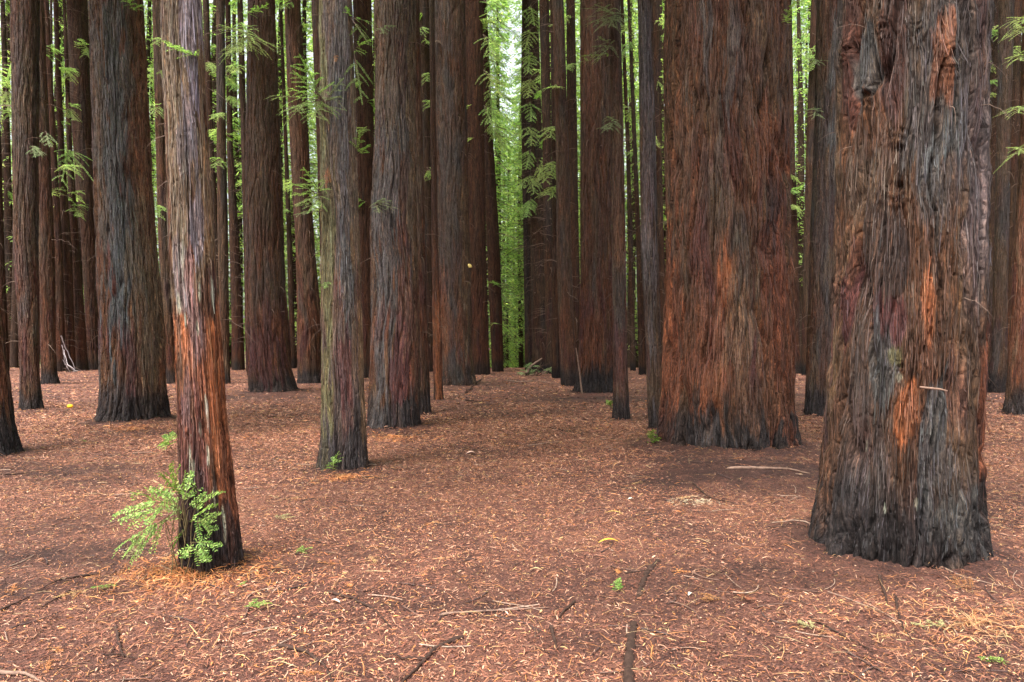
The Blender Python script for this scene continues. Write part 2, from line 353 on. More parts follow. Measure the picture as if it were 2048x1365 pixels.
tree('D1', 'slim brown redwood with many dead twigs, left of the fallen branch pile', 744,
     [(0,84,98),(300,96,113),(500,104,126),(744,112,132)], red=.9, grey=.2, dark=.2, twigs=2)
tree('D2', 'brown redwood directly behind the upright end of the fallen branch pile', 743,
     [(0,106,116),(300,116,129),(500,121,144),(743,132,152)], red=.9, grey=.2, dark=.2, twigs=2)
tree('D3', 'tapering brown redwood at the right end of the fallen branch pile', 742,
     [(0,125,132),(300,134,145),(500,138,160),(742,150,178)], red=.9, grey=.3, dark=.2, twigs=2)
tree('C0', 'dark far redwood just inside the left edge behind the leftmost trunks', 735,
     [(0,0,10),(250,7,20),(500,8,28),(735,12,36)], red=.4, grey=.4, dark=.5, twigs=1.5)
tree('C00', 'dark far redwood peeking out at the extreme left edge', 742,
     [(0,-28,-6),(500,-14,9),(742,-8,20)], red=.6, grey=.2, dark=.5, twigs=1)
tree('E2', 'dark narrow redwood between the big blue grey one and the slim peeling one', 768,
     [(0,304,326),(250,310,331),(500,317,342),(700,327,350),(768,334,356)], red=.4, grey=.4, dark=.8, twigs=.5)
tree('I1', 'thin dark trunk immediately right of the slim peeling redwood', 768,
     [(0,432,450),(250,433,452),(500,435,457),(700,441,459),(768,444,462)], red=.2, grey=.7, dark=.7, twigs=1)
tree('I2', 'pale thin brown trunk high above, touching the slim peeling redwood on its right', 744,
     [(0,405,418),(300,414,428),(500,420,440),(744,430,450)], red=.5, grey=.4, dark=.3, twigs=2)
tree('K', 'light brown redwood with rough twiggy upper trunk, left of the wide dark one', 741,
     [(0,450,461),(300,454,466),(500,459,480),(650,463,487),(741,463,490)], red=.9, grey=.5, dark=.2, twigs=2.5)
tree('L', 'dark slim redwood standing right against the wide dark one on its left', 744,
     [(0,474,486),(250,481,493),(500,487,507),(744,492,512)], red=.4, grey=.3, dark=.6, twigs=2)
tree('O', 'thin dark trunk in the gap between the two dark redwoods left of the grey one', 738,
     [(0,558,564),(300,568,576),(500,574,585),(738,580,592)], red=.5, grey=.3, dark=.6, twigs=2)
tree('P', 'narrow redwood showing just left of the top of the slender grey one', 747,
     [(0,622,642),(250,632,652),(500,640,662),(747,650,672)], red=.6, grey=.3, dark=.4, twigs=1)
tree('R', 'brown redwood showing between the slender grey trunk and the bluish streaked one', 757,
     [(0,705,743),(250,712,748),(500,717,754),(700,722,756),(757,722,758)], red=.9, grey=.2, dark=.5, twigs=.8)
tree('U', 'light brown trunk right of the top of the bluish streaked redwood', 744,
     [(0,834,858),(200,838,862),(500,846,868),(744,852,870)], red=.5, grey=.4, dark=.3, twigs=1.5)
# right of the bright gap
tree('a', 'pale twiggy far redwood bordering the bright gap on its right', 741,
     [(0,1044,1058),(200,1042,1060),(350,1044,1063),(500,1047,1066),(741,1050,1070)], red=.4, grey=.9, dark=.2, twigs=3)
tree('b', 'dark far redwood second from the bright gap on the right', 744,
     [(0,1056,1076),(200,1060,1082),(500,1061,1090),(744,1064,1096)], red=.2, grey=.5, dark=.9, twigs=2.5)
tree('c', 'very thin dark trunk right of the bright gap, the thinnest in its row', 740,
     [(0,1068,1075),(300,1074,1081),(500,1078,1086),(740,1084,1092)], red=.1, grey=.5, dark=.9, twigs=1)
tree('d', 'twig covered dark redwood behind the debris pile with the leaning branch', 748,
     [(0,1078,1098),(250,1084,1102),(500,1088,1106),(748,1092,1112)], red=.2, grey=.4, dark=.9, twigs=3)
tree('e', 'dark redwood just behind and left of the darker square footed trunk', 757,
     [(0,1100,1118),(300,1103,1121),(500,1104,1124),(757,1103,1128)], red=.3, grey=.3, dark=.9, twigs=.6)
tree('f', 'tall dark redwood with straight black foot right of the debris pile', 773,
     [(0,1104,1127),(300,1112,1137),(500,1113,1142),(700,1119,1150),(773,1121,1155)], red=.5, grey=.5, dark=.8, twigs=.4)
tree('f2', 'narrow dark brown trunk squeezed between two wider redwoods right of the path', 760,
     [(0,1132,1150),(300,1135,1155),(500,1136,1158),(760,1142,1166)], red=.4, grey=.2, dark=.8, twigs=1)
tree('g', 'wide brown redwood with a black ragged foot right of the central path', 788,
     [(0,1160,1222),(250,1161,1223),(500,1161,1224),(700,1158,1228),(760,1154,1230),(788,1147,1234)], .07, red=.8, grey=.3, dark=.8, patches=[(1190,765,50,28,'dark',.8),(1175,100,12,120,'red',.3)])
tree('h', 'slim brown redwood standing in front of the wide one with the black ragged foot', 840,
     [(0,1219,1240),(250,1222,1246),(500,1224,1251),(700,1227,1254),(810,1226,1258),(840,1224,1261)], red=.5, grey=.4, dark=.9, fine=1, patches=[(1240,720,16,60,'maroon',.6)])
tree('i', 'thin dark far trunk right of the slim brown redwood', 742,
     [(0,1240,1247),(300,1252,1260),(500,1256,1266),(742,1260,1272)], red=.2, grey=.3, dark=.9, twigs=2)
tree('j', 'dark far redwood left of the narrow lilac grey trunk', 750,
     [(0,1254,1260),(300,1266,1274),(500,1272,1283),(750,1277,1296)], red=.2, grey=.3, dark=.9, twigs=1.5)
tree('k', 'narrow lilac grey redwood just left of the very broad reddish one', 868,
     [(0,1276,1303),(250,1279,1310),(500,1283,1315),(700,1292,1322),(820,1296,1328),(868,1296,1336)], red=.2, grey=.8, dark=.8, fine=1, patches=[(1294,250,12,500,'lilac',.42),(1305,640,12,130,'grey',.5)])
tree('m', 'dark trunk wedged behind the narrow lilac grey redwood', 752,
     [(0,1303,1320),(300,1306,1324),(500,1308,1328),(752,1312,1340)], red=.4, grey=.3, dark=.9, twigs=2)
tree('o', 'brown redwood peeking out behind the right edge of the very broad reddish one', 748,
     [(0,1562,1583),(300,1568,1590),(500,1574,1597),(700,1578,1600),(748,1576,1605)], red=.7, grey=.3, dark=.6, twigs=1.2)
tree('q2', 'dark far redwood just left of the one behind the huge knotty trunk', 752,
     [(0,1622,1645),(300,1612,1636),(500,1606,1628),(752,1602,1628)], red=.1, grey=.4, dark=1, twigs=1)
tree('q', 'grey brown redwood half hidden behind the left side of the huge knotty trunk', 834,
     [(0,1634,1688),(250,1629,1680),(500,1620,1672),(700,1614,1664),(800,1610,1660),(834,1607,1660)], red=.3, grey=.6, dark=.9, patches=[(1668,120,8,150,'bluegrey',.8)])
tree('r', 'mossy dark twiggy trunk just right of the top of the huge knotty redwood', 750,
     [(0,1978,1998),(300,1974,1994),(500,1970,1988),(750,1966,1984)], red=.1, grey=.4, dark=1, twigs=2)
tree('s', 'blackish redwood right of the huge knotty one, with a straight dark foot', 787,
     [(0,1998,2028),(250,1994,2022),(500,1988,2017),(700,1982,2014),(787,1972,2014)], red=.1, grey=.7, dark=.9)
tree('t', 'rightmost redwood, cut by the right edge, with a dark flared foot', 833,
     [(0,2044,2098),(250,2040,2094),(500,2028,2085),(700,2018,2080),(800,2010,2078),(833,2003,2084)], red=.8, grey=.2, dark=.9)
tree('t2', 'dark brown trunk in the gap left of the rightmost redwood', 760,
     [(0,2024,2044),(300,2020,2040),(500,2016,2036),(760,2008,2030)], red=.5, grey=.2, dark=.9, twigs=1.2)

def build_trunk(key, d):
    prof = sorted(d['prof'])
    bp = prof[-1]; mound = d['mound']; cxp = (bp[1] + bp[2]) / 2; hw = (bp[2] - bp[1]) / 2
    p0 = on_plane(cxp, d['base'], mound * .8); D = p0[1]
    th = math.atan(abs(cxp - 1024) / F); cs = math.cos(th)
    a = hw / F * cs; Yc = D / (1 - a / cs * .95)
    base = at_depth(cxp, d['base'], Yc)
    if mound: MOUNDS.append((base[0], base[1], 1.1 + hw / F * Yc * 1.5, mound))
    zs = []; xs = []; rs = []
    for py, L, R in prof:
        q = at_depth((L + R) / 2, py, Yc); zs.append(q[2]); xs.append(q[0]); rs.append((R - L) / 2 / F * Yc * cs)
    zs[-1] = mound * .8                         # the foot
    d.update(Yc=Yc, X=base[0], zs=zs[::-1], xs=xs[::-1], rs=rs[::-1], mound=mound)

for k_, d_ in T.items(): build_trunk(k_, d_)
_q = on_plane(1500, 950, .05); MOUNDS.append((_q[0], _q[1], .9, .11))

def surf(d, px, py, out=0.0):
    """point on a trunk's camera side seen at that pixel -> world point, lateral s, height"""
    z = at_depth(px, py, d['Yc'] - d['rs'][2])[2]
    c = np.interp(z, d['zs'], d['xs']); r = np.interp(z, d['zs'], d['rs'])
    x = at_depth(px, py, d['Yc'])[0]; s = np.clip((x - c) / r, -1.6, 1.6)
    n = math.hypot(c, d['Yc']); dv = np.array([-c, -d['Yc']]) / n; rt = np.array([d['Yc'], -c]) / n
    sc = np.clip(s, -.97, .97)
    p = np.array([c, d['Yc']]) + (r + out) * (math.sqrt(1 - sc * sc) * dv + sc * rt)
    return np.array([p[0], p[1], z]), s, z

def make_trunk(key, d, idx):
    Yc = d['Yc']; R0 = float(np.mean(d['rs'])); g0 = float(gh(d['X'], Yc)); d['g0'] = g0
    px = Yc / 700.0
    hs = min(max(.85 * px, .006), .06); vs = hs * 2.1
    ztop = CAMZ + Yc * .51 + .3
    Htot = 26 + 6 * random.random()
    zr = np.concatenate([np.arange(g0 - .25, ztop, vs), np.arange(ztop, Htot, 1.2)])
    nf = int(2.3 * math.pi / 2 * 1.5 * R0 / hs); nf = max(nf, 24); nb = max(nf // 4, 10)
    ph = np.concatenate([np.linspace(-1.85, 1.85, nf, endpoint=False), np.linspace(1.85, 2 * math.pi - 1.85, nb, endpoint=False)])
    zz = np.array(d['zs']); xx = np.array(d['xs']); rr = np.array(d['rs'])
    slope = (xx[-1] - xx[-3]) / (zz[-1] - zz[-3]); rsl = min((rr[-1] - rr[-3]) / (zz[-1] - zz[-3]), -.002)
    cx = np.interp(zr, zz, xx); R = np.interp(zr, zz, rr)
    up = zr > zz[-1]; cx[up] = xx[-1] + slope * (zr[up] - zz[-1]); R[up] = np.maximum(rr[-1] + rsl * .7 * (zr[up] - zz[-1]), rr[-1] * .3)
    kk = max(3, int(.25 / vs) | 1); pad = kk // 2
    def sm(v):
        w_ = np.pad(v, pad, mode='edge'); c_ = np.convolve(w_, np.ones(kk) / kk, 'valid'); n_ = (zr < ztop - .5); return np.where(n_, c_, v)
    if key != 'A': R = np.where(zr > g0 + .5, sm(R), R); cx = sm(cx)
    PH, Z = np.meshgrid(ph, zr); RR = R[:, None]; CX = cx[:, None]
    sd_ = idx * 7.31
    c = np.cos(PH); s = np.sin(PH); Zh = Z - g0
    qx = c * RR + sd_; qy = s * RR + sd_ * .37
    f1 = 6.5 * (0.6 / R0) ** .55 * (1.25 if d.get('fine') else 1)
    warp = .10 * pn(qx * 1.6, qy * 1.6, Z * .7) + .03 * pn(qx * 6, qy * 6, Z * 2.2 + 9)
    kb = np.zeros_like(Z); kp = np.zeros_like(Z); kz = np.zeros_like(Z)
    for kx, ky, kr in d.get('knots', []):
        _, s0, z0 = surf(d, kx, ky); r_ = kr / F * Yc
        dx = (s - s0) * RR; dz = (Z - z0); e = np.exp(-(dx ** 2 + (dz * .8) ** 2) / (1.2 * r_) ** 2) * (c > 0)
        warp = warp + .5 * dx * e; kb += e; kp += np.exp(-(((dx - .2 * r_) ** 2 + dz ** 2 * 1.6)) / (.28 * r_) ** 2) * (c > 0)
        kz += .35 * dz * e
    PW = PH + warp * min(1, R0 / .3) / RR
    qx = np.cos(PW) * RR + sd_; qy = np.sin(PW) * RR + sd_ * .37; ZW = Z + kz
    amp = d.get('A', .8) * min(1, (R0 / .55) ** .7)
    n1 = pn(qx * f1, qy * f1, ZW * .62); n1b = pn(qx * f1 * 2.1 + 5, qy * f1 * 2.1, ZW * 1.3)
    fi1 = np.exp(-(n1 / .085) ** 2); fi2 = np.exp(-(n1b / .11) ** 2)
    n3 = pn(qx * 34, qy * 34, ZW * 3.2); n0 = pn(qx * 1.3, qy * 1.3, Z * .4 + 3)
    n4 = pn(qx * 9, qy * 9, ZW * 6 + 20)
    n5 = pn(qx * f1 * 4.3 + 40, qy * f1 * 4.3, ZW * 2.4); n6 = pn(qx * 70, qy * 70, ZW * 7)
    disp = amp * (-.058 * fi1 * (.55 + .8 * np.clip(n0 + .5, 0, 1)) - .026 * fi2 - .010 * np.exp(-(n5 / .16) ** 2) + .009 * n3 + .003 * n6 + .024 * np.abs(n1) + .008 * n4) + .035 * R0 * n0
    disp = disp + kb * (.022 + .010 * np.sin(np.minimum(kb, 1) * 22)) - kp * .06
    lob = d.get('lobes', .05) * 2.2; fl = np.exp(-np.clip(Zh, 0, 9) / .3)
    disp = disp + RR * fl * lob * 1.6 * (pn(c * 2.2 + sd_, s * 2.2, Z * .3) + .5 * pn(c * 5 + sd_, s * 5, Z * .5))
    RD = RR + disp
    n = np.hypot(CX, Yc); dvx = -CX / n; dvy = -Yc / n; rtx = Yc / n; rty = -CX / n
    VX = CX + RD * (c * dvx + s * rtx) - d['X']; VY = RD * (c * dvy + s * rty); VZ = Z - g0 + 0 * PH
    V = np.stack([VX, VY, VZ], -1).reshape(-1, 3)
    nr, nc = Z.shape; ix = np.arange(nr * nc).reshape(nr, nc)
    a = ix[:-1]; b = np.roll(a, -1, 1); dd = ix[1:]; cc = np.roll(dd, -1, 1)
    Q = np.stack([a, b, cc, dd], -1).reshape(-1, 4)
    # colour of the bark
    def C(nm): return np.array(COLS[nm])
    col = np.broadcast_to(C('brown'), (nr, nc, 3)).copy() * .8
    def mixin(col, rgb, mk_): return col * (1 - mk_[..., None]) + rgb * mk_[..., None]
    l1 = pn(qx * 2.2 + 30, qy * 2.2, Z * .30); l2 = pn(qx * 3.0 - 11, qy * 3.0, Z * .45); l3 = pn(qx * 4.5 + 50, qy * 4.5, Z * .8)
    gr = d.get('grey', .4); rd = d.get('red', .5)
    up_ = sstep(1.5, 5, Zh)
    col = mixin(col, C('greybrown') * .85, np.clip(sstep(-.25, .35, l1 + (gr - .5) + .2 * up_), 0, 1) * .8)
    col = mixin(col, C('grey') * .8, sstep(.05, .4, l2 + (gr - .5) * .6) * .8 * min(1, gr + .3))
    zone = sstep(.3, 1.0, Zh) * (1 - .6 * sstep(2.2, 5.0, Zh))
    col = mixin(col, C('red') * .75, np.clip(sstep(-.35, .35, l3 + (rd - .5) * .8) * zone * min(1, rd + .2), 0, 1) * .8)
    col = mixin(col, C('maroon'), sstep(.1, .4, pn(qx * 5 - 70, qy * 5, Z * .9)) * zone * .6)
    col = mixin(col, C('ochre') * .8, sstep(.22, .5, pn(qx * 11 + 90, qy * 11, Z * .8)) * .35)
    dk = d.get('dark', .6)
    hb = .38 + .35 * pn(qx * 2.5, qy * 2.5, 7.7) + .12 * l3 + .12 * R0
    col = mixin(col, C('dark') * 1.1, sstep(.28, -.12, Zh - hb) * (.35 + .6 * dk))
    for px_, py_, rx, ry, nm, st in d.get('patches', []):
        _, s0, z0 = surf(d, px_, py_); rs_ = rx / F * Yc / np.interp(z0, zz, rr); rz_ = ry / F * Yc
        small = rx < 8
        dist = np.sqrt(((np.sin(PW) - s0) / rs_) ** 2 + ((Z - z0) / rz_) ** 2)
        dist = dist + (.35 if small else 1.0) * pn(qx * (14 if not small else 60), qy * (14 if not small else 60), Z * (1.6 if not small else 8)) + (0 if small else .45 * l3 + .55 * pn(qx * 42, qy * 42, ZW * 2.4) + .35 * n1b)
        mk_ = sstep(1.1, .8, dist) * (c > 0) * st * .92
        col = mixin(col, C(nm), mk_)
    st1 = 1 + .38 * pn(qx * 15 + 4, qy * 15, ZW * 1.0) + .3 * pn(qx * 48 - 8, qy * 48, ZW * 3.4)
    col = np.clip(col * st1[..., None] * d.get('tone', 1) * (.66 if Yc < 18 else (.52 if Yc < 30 else .31)), .005, .5)  # farther trunks darkened: the dimmer light deep in the grove, put into bark colour
    bc = np.stack([qx, qy, ZW + sd_], -1).reshape(-1, 3)
    loc = (d['X'], Yc, g0)
    root = thing('redwood_tree', loc, d['label'], 'tree', 'redwood trees of the grove')
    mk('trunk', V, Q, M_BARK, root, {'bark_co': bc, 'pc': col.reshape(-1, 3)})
    if Yc < 27:                                   # shaggy strips of loose bark
        rg = np.random.default_rng(idx + 900); ns = int(min(26000, 3000 * R0 * min(ztop, 12) / (.35 + Yc / 26) * d.get('shag', 1)))
        jr = rg.integers(2, len(zr) - 2, ns); ok = (zr[jr] < ztop) & (zr[jr] > g0 + .05); jr = jr[ok]; ns = len(jr); ic = rg.integers(0, nf, ns)
        Vg = V.reshape(nr, nc, 3); P0 = Vg[jr, ic]; up3 = Vg[np.minimum(jr + 2, nr - 1), ic] - Vg[jr - 2, ic]; up3 = norm(up3 * np.array([1, 1, 1.]) + np.array([0, 0, .02]))
        nrm = np.stack([(c * dvx + s * rtx)[jr, ic], (c * dvy + s * rty)[jr, ic], 0 * P0[:, 0]], -1)
        tan = norm(np.cross(up3, nrm)); up3 = norm(up3 + tan * rg.normal(size=(ns, 1)) * .035)
        sc_ = min(2.2, max(1, Yc / 7)); L_ = (.03 + .26 * rg.random(ns) ** 2.5) * sc_ ** .5 * (.35 + .65 * sstep(.1, 1.0, zr[jr] - g0)); W_ = rg.uniform(.0015, .0055, ns) * sc_
        tl = rg.normal(size=ns) * .5; side = norm(tan + nrm * tl[:, None]); lf = np.abs(rg.normal(size=(ns, 1))) * .005 * sc_ ** .5
        t5 = np.linspace(-.5, .5, 5); bow = rg.normal(size=(ns, 1)) * .02; pts5 = []
        for t_ in t5:
            ce = P0 + up3 * (L_ * t_)[:, None] + nrm * (.003 + lf * (t_ * 2) ** 2 * .9) + tan * (bow * (t_ ** 2) * L_[:, None] * 2)
            w5 = (W_ * (1 - 1.2 * t_ * t_ * 2) * .5)[:, None]; pts5 += [ce - side * w5, ce + side * w5]
        V5 = np.stack(pts5, 1).reshape(-1, 3); i5 = np.arange(ns)[:, None] * 10
        Q5 = np.concatenate([i5 + np.array([[2 * k, 2 * k + 1, 2 * k + 3, 2 * k + 2]]) for k in range(4)])
        c5 = col[jr, ic] * rg.uniform(.45, 1.75, (ns, 1)) * rg.uniform(.92, 1.08, (ns, 3))
        mk('loose_bark', V5, Q5, M_LITTER, root, {'pc': np.repeat(c5, 10, 0)}, False)['kind'] = 'stuff'
    d['root'] = root
    # fine dead twigs left on the trunk
    tw = d.get('twigs', 0)
    P = []; Rr = []
    rg = np.random.default_rng(idx + 100)
    if tw:
        nt_ = int(tw * 45); z = rg.uniform(1.5, ztop * 1.05, nt_); phi = rg.uniform(-2.4, 2.4, nt_)
        ln = rg.uniform(.3, 1.5, nt_) * (.6 + .5 * rg.random(nt_)); rad = .006 + .006 * rg.random(nt_)
    else:
        nt_ = int(26 * ztop / 10) + 6; z = rg.uniform(1.2, ztop, nt_); phi = rg.uniform(-1.9, 1.9, nt_)
        ln = rg.uniform(.05, .45, nt_) * min(1, Yc / 14 + .25); rad = (.0022 + .002 * rg.random(nt_)) * min(2.2, max(1, Yc / 9))
    c0 = np.interp(z, zr, cx); r0 = np.interp(z, zr, R)
    n = np.hypot(c0, Yc); cphi = np.cos(phi); sphi = np.sin(phi)
    dx = cphi * (-c0 / n) + sphi * (Yc / n); dy = cphi * (-Yc / n) + sphi * (-c0 / n)
    tt = np.linspace(0, 1, 7)[None, :]
    wob = rg.normal(size=(nt_, 2)) * .35; up0 = rg.uniform(-.2, .35, nt_)[:, None]; sag = rg.uniform(.1, .7, nt_)[:, None]
    if not tw: sag = rg.uniform(.3, 1.3, nt_)[:, None]
    L_ = ln[:, None]
    o_ = r0[:, None] - .03 + L_ * tt
    side = (wob[:, :1] * tt ** 2) * L_
    X = c0[:, None] + dx[:, None] * o_ - dy[:, None] * side; Y = Yc + dy[:, None] * o_ + dx[:, None] * side
    Zt = z[:, None] + L_ * (up0 * tt - sag * tt ** 2) + .02 * L_ * np.sin(tt * 17 + wob[:, 1:] * 9)
    P = np.stack([X - d['X'], Y - Yc, Zt - g0], -1); Rr = rad[:, None] * (1.15 - tt)
    v_, q_ = tubes(P, Rr, 3)
    mk('dead_twigs', v_, q_, M_TWIG, root)['kind'] = 'stuff'

for i_, (k_, d_) in enumerate(T.items()): make_trunk(k_, d_, i_)

# unseen crowns high above the trunks, added to shade the grove interior
def shade_crown_mesh(seed, H=11.0, rad=3.6, nb=95, lpb=44):
    rg = np.random.default_rng(seed); z = rg.uniform(0, H, nb); az = rg.uniform(0, 6.283, nb); ln = rad * (1 - .6 * z / H) * rg.uniform(.5, 1.1, nb)
    t = np.linspace(0, 1, 6)[None]; L = ln[:, None]
    P = np.stack([np.cos(az)[:, None] * L * t, np.sin(az)[:, None] * L * t, z[:, None] + L * (.25 * t - .45 * t * t)], -1)
    b = Bag(); v, q = tubes(P, (.03) * (1.1 - t) * np.ones((nb, 1)), 3); b.add(v, q, m=0)
    n = nb * lpb; bi = np.repeat(np.arange(nb), lpb); u = rg.random(n) ** .7
    base = P[bi, np.minimum((u * 6).astype(int), 5)] + rg.normal(size=(n, 3)) * np.array([.28, .28, .12])
    D = norm(rg.normal(size=(n, 3)) * np.array([1, 1, .4])); Sd = norm(np.cross(D, np.array([0, 0, 1.]) + rg.normal(size=(n, 3)) * .4))
    v, q, tr = leaves(base, D, Sd, rg.uniform(.3, .65, n), rg.uniform(.08, .16, n)); b.add(v, q, tr, m=1)
    return b.build('crown', [M_TWIG, M_LEAF], None, False)
SHADE_CROWNS = [shade_crown_mesh(1), shade_crown_mesh(2), shade_crown_mesh(3)]; used_ = [False] * 3
rc = random.Random(8)
for k_, d in T.items():
    i = rc.randrange(3); ch = SHADE_CROWNS[i]
    if used_[i]: ch = ch.copy(); COL.objects.link(ch)
    used_[i] = True; ch.parent = d['root']
    zc = max(8.0, CAMZ + d['Yc'] * .52 + 2.0); sl_ = (d['xs'][-1] - d['xs'][-3]) / (d['zs'][-1] - d['zs'][-3])
    ch.location = (d['xs'][-1] + sl_ * (zc - d['zs'][-1]) - d['X'], 0, zc); ch.rotation_euler = (0, 0, rc.uniform(0, 6.28)); q_ = rc.uniform(.85, 1.15) * SHADE_CROWN_SCALE; ch.scale = (q_, q_, 1)

# ------------------------------------------------------------------ fronds
def frond(bag, A, B, droop, nsub, sublen, nl, nw, spacing, seed, mstem=0, mleaf=1, stem_r=.004, curl=0.0, up=(0, 0, 1)):
    """a redwood spray: a stem from A to B, side shoots, rows of flat needles along each"""
    rg = np.random.default_rng(seed); A = np.array(A, float); B = np.array(B, float)
    L = np.linalg.norm(B - A); t = np.linspace(0, 1, 12)
    ax = norm(B - A); sd = norm(np.cross(ax, np.array(up, float)) + 1e-6); upv = np.cross(sd, ax)
    P = A + (B - A) * t[:, None]; P[:, 2] -= droop * L * (t ** 2 - t) * -1 * -1 * 1.0 if False else 0
    P[:, 2] += droop * L * (t - t ** 2)
    P += sd * (curl * L * np.sin(t * 3.1))[:, None]
    lines = [P]; rad = [stem_r * (1.1 - t * .9)]
    for k in range(nsub):
        u = .12 + .86 * (k + rg.random() * .6) / nsub; o = P[0] * 0 + np.array([np.interp(u, t, P[:, i]) for i in range(3)])
        sg = 1 if k % 2 else -1
        an = rg.uniform(.6, 1.05); l = sublen * (1.15 - u) * rg.uniform(.6, 1.2) + sublen * .12
        dr = ax * math.cos(an) + sd * sg * math.sin(an) + upv * rg.normal() * .18
        s_ = o + norm(dr) * l * t[:, None]; s_[:, 2] -= l * rg.uniform(.05, .45) * t ** 2
        lines.append(s_); rad.append(stem_r * .45 * (1.1 - t * .9))
    lines = np.array(lines); rad = np.array(rad)
    v, q = tubes(lines, rad, 3); bag.add(v, q, m=mstem)
    Cs = []; Ds = []; Ls = []
    for li, ln in enumerate(lines):
        ll = np.sum(np.linalg.norm(np.diff(ln, axis=0), axis=1)); n = max(4, int(ll / spacing))
        u = np.linspace(.06 if li else .3, 1, n); c = np.stack([np.interp(u, t, ln[:, i]) for i in range(3)], -1)
        T_ = norm(np.stack([np.interp(u, t, np.gradient(ln[:, i])) for i in range(3)], -1))
        s2 = norm(np.cross(T_, upv + rg.normal(size=3) * .15))
        for sg in (-1, 1):
            dd = T_ * rg.uniform(.35, .75, (n, 1)) + s2 * sg + rg.normal(size=(n, 3)) * .16
            Cs.append(c); Ds.append(norm(dd)); Ls.append(nl * rg.uniform(.7, 1.15, n) * (1 - .55 * u ** 5))
    Cs = np.concatenate(Cs); Ds = np.concatenate(Ds); Ls = np.concatenate(Ls)
    sd3 = norm(np.cross(Ds, np.broadcast_to(upv, Ds.shape) + rg.normal(size=Ds.shape) * .35))
    v, q, tr = leaves(Cs, Ds, sd3, Ls, np.full(len(Ls), nw) * rg.uniform(.8, 1.2, len(Ls)), rg.normal(size=len(Ls)) * .12)
    bag.add(v, q, tr, m=mleaf)

def leafy(key, px, py, tips, mat, seed, scale=1.0, name='leafy_branch', towards=.25, nsub=8, sub=.3, dens=1.0, droop=.08):
    """a branch of tree `key`, leaving its trunk at (px,py) and ending near each tip pixel"""
    d = T[key]; p0, s0, z0 = surf(d, px, py)
    px_m = d['Yc'] / 700
    nl = max(.020, px_m * 1.25) * scale; nw = max(.0045, px_m * .36) * scale; sp = max(.009, px_m * .62)
    for j, tp in enumerate(tips):
        b = Bag(); tip = at_depth(tp[0], tp[1], p0[1] - towards * (1 + .3 * j)); tip = p0 + (tip - p0) * (.85 if seed < 300 else 1); L = np.linalg.norm(tip - p0)
        frond(b, p0, tip, droop, nsub, L * sub + nl, nl, nw, sp / dens, seed + j, stem_r=.003 + L * .006)
        b.build(name, [M_TWIG, mat], d['root'], False)
        o = COL.objects[-1]
        for v in o.data.vertices: pass
        off = Vector((d['X'], d['Yc'], d['g0'])); o.data.transform(__import__('mathutils').Matrix.Translation(-off))

rnd = random.Random(5)
leafy('Q', 645, 195, [(560, 170), (575, 130), (600, 215), (520, 190), (590, 90), (620, 250), (560, 225)], M_LEAF, 1, nsub=10, sub=.38, towards=.35)
leafy('Q', 650, 200, [(694, 148), (690, 190), (610, 150)], M_PALE, 20, nsub=6, towards=.4)
leafy('Q', 645, 385, [(566, 362), (570, 390), (600, 325), (585, 415), (610, 435), (600, 350)], M_LEAF, 40, nsub=8, sub=.32, towards=.3)
leafy('Q', 650, 420, [(574, 432), (600, 405)], M_PALE, 55, nsub=5, towards=.3)
leafy('Q', 700, 20, [(690, 8), (760, 50), (745, 100)], M_LEAF, 60, nsub=5, towards=.2)
leafy('Q', 670, 105, [(672, 126)], M_BROWNLEAF, 65, nsub=4, towards=.1, droop=.2, sub=.2)
leafy('Q', 655, 325, [(652, 385), (662, 372)], M_BROWNLEAF, 70, nsub=3, towards=.05, droop=.1, sub=.15)
leafy('Q', 655, 560, [(650, 580)], M_LEAF, 76, nsub=4, towards=.1)
leafy('Q', 715, 80, [(735, 110), (750, 75), (728, 230)], M_LEAF, 77, nsub=6, towards=.2)
leafy('Q', 722, 300, [(745, 285), (722, 250)], M_LEAF, 79, nsub=6, towards=.2)
leafy('G', 752, 405, [(805, 420), (760, 430), (790, 400), (775, 395)], M_PALE, 80, nsub=6, towards=.5, sub=.25)
leafy('G', 762, 45, [(800, 52), (768, 70)], M_PALE, 85, nsub=6, towards=.4)
leafy('D', 168, 90, [(176, 110), (150, 85), (180, 120), (160, 75)], M_BACK, 90, nsub=8, sub=.5, towards=.6)
leafy('C', 62, 290, [(80, 300), (72, 320), (88, 315)], M_PALE, 95, nsub=6, towards=.4)
leafy('M', 498, 60, [(455, 75), (470, 110), (480, 40), (450, 120), (505, 110), (512, 90), (462, 55)], M_BACK, 100, nsub=10, sub=.45, towards=1.)
leafy('M', 500, 20, [(545, 4), (510, 14)], M_LEAF, 110, nsub=8, towards=.6)
leafy('E', 262, 0, [(290, 8), (250, -12)], M_LEAF, 112, nsub=8, towards=.5)
leafy('H', 400, 98, [(310, 75), (322, 85)], M_LEAF, 114, nsub=5, towards=.25)
leafy('h', 1232, 30, [(1190, 15), (1170, 50), (1200, 45), (1215, 60), (1180, 5)], M_PALE, 120, nsub=9, sub=.55, towards=.5)
leafy('h', 1226, 90, [(1175, 95), (1190, 70), (1160, 118), (1185, 125)], M_PALE, 130, nsub=7, sub=.4, towards=.4)
leafy('h', 1228, 240, [(1198, 262), (1210, 232), (1218, 262)], M_PALE, 140, nsub=7, sub=.6, towards=.3)
leafy('h', 1228, 110, [(1130, 132), (1150, 112)], M_LEAF, 143, nsub=7, sub=.3, towards=.4)
leafy('f', 1108, 170, [(1085, 178), (1120, 175)], M_BACK, 150, nsub=8, sub=.5, towards=.5)
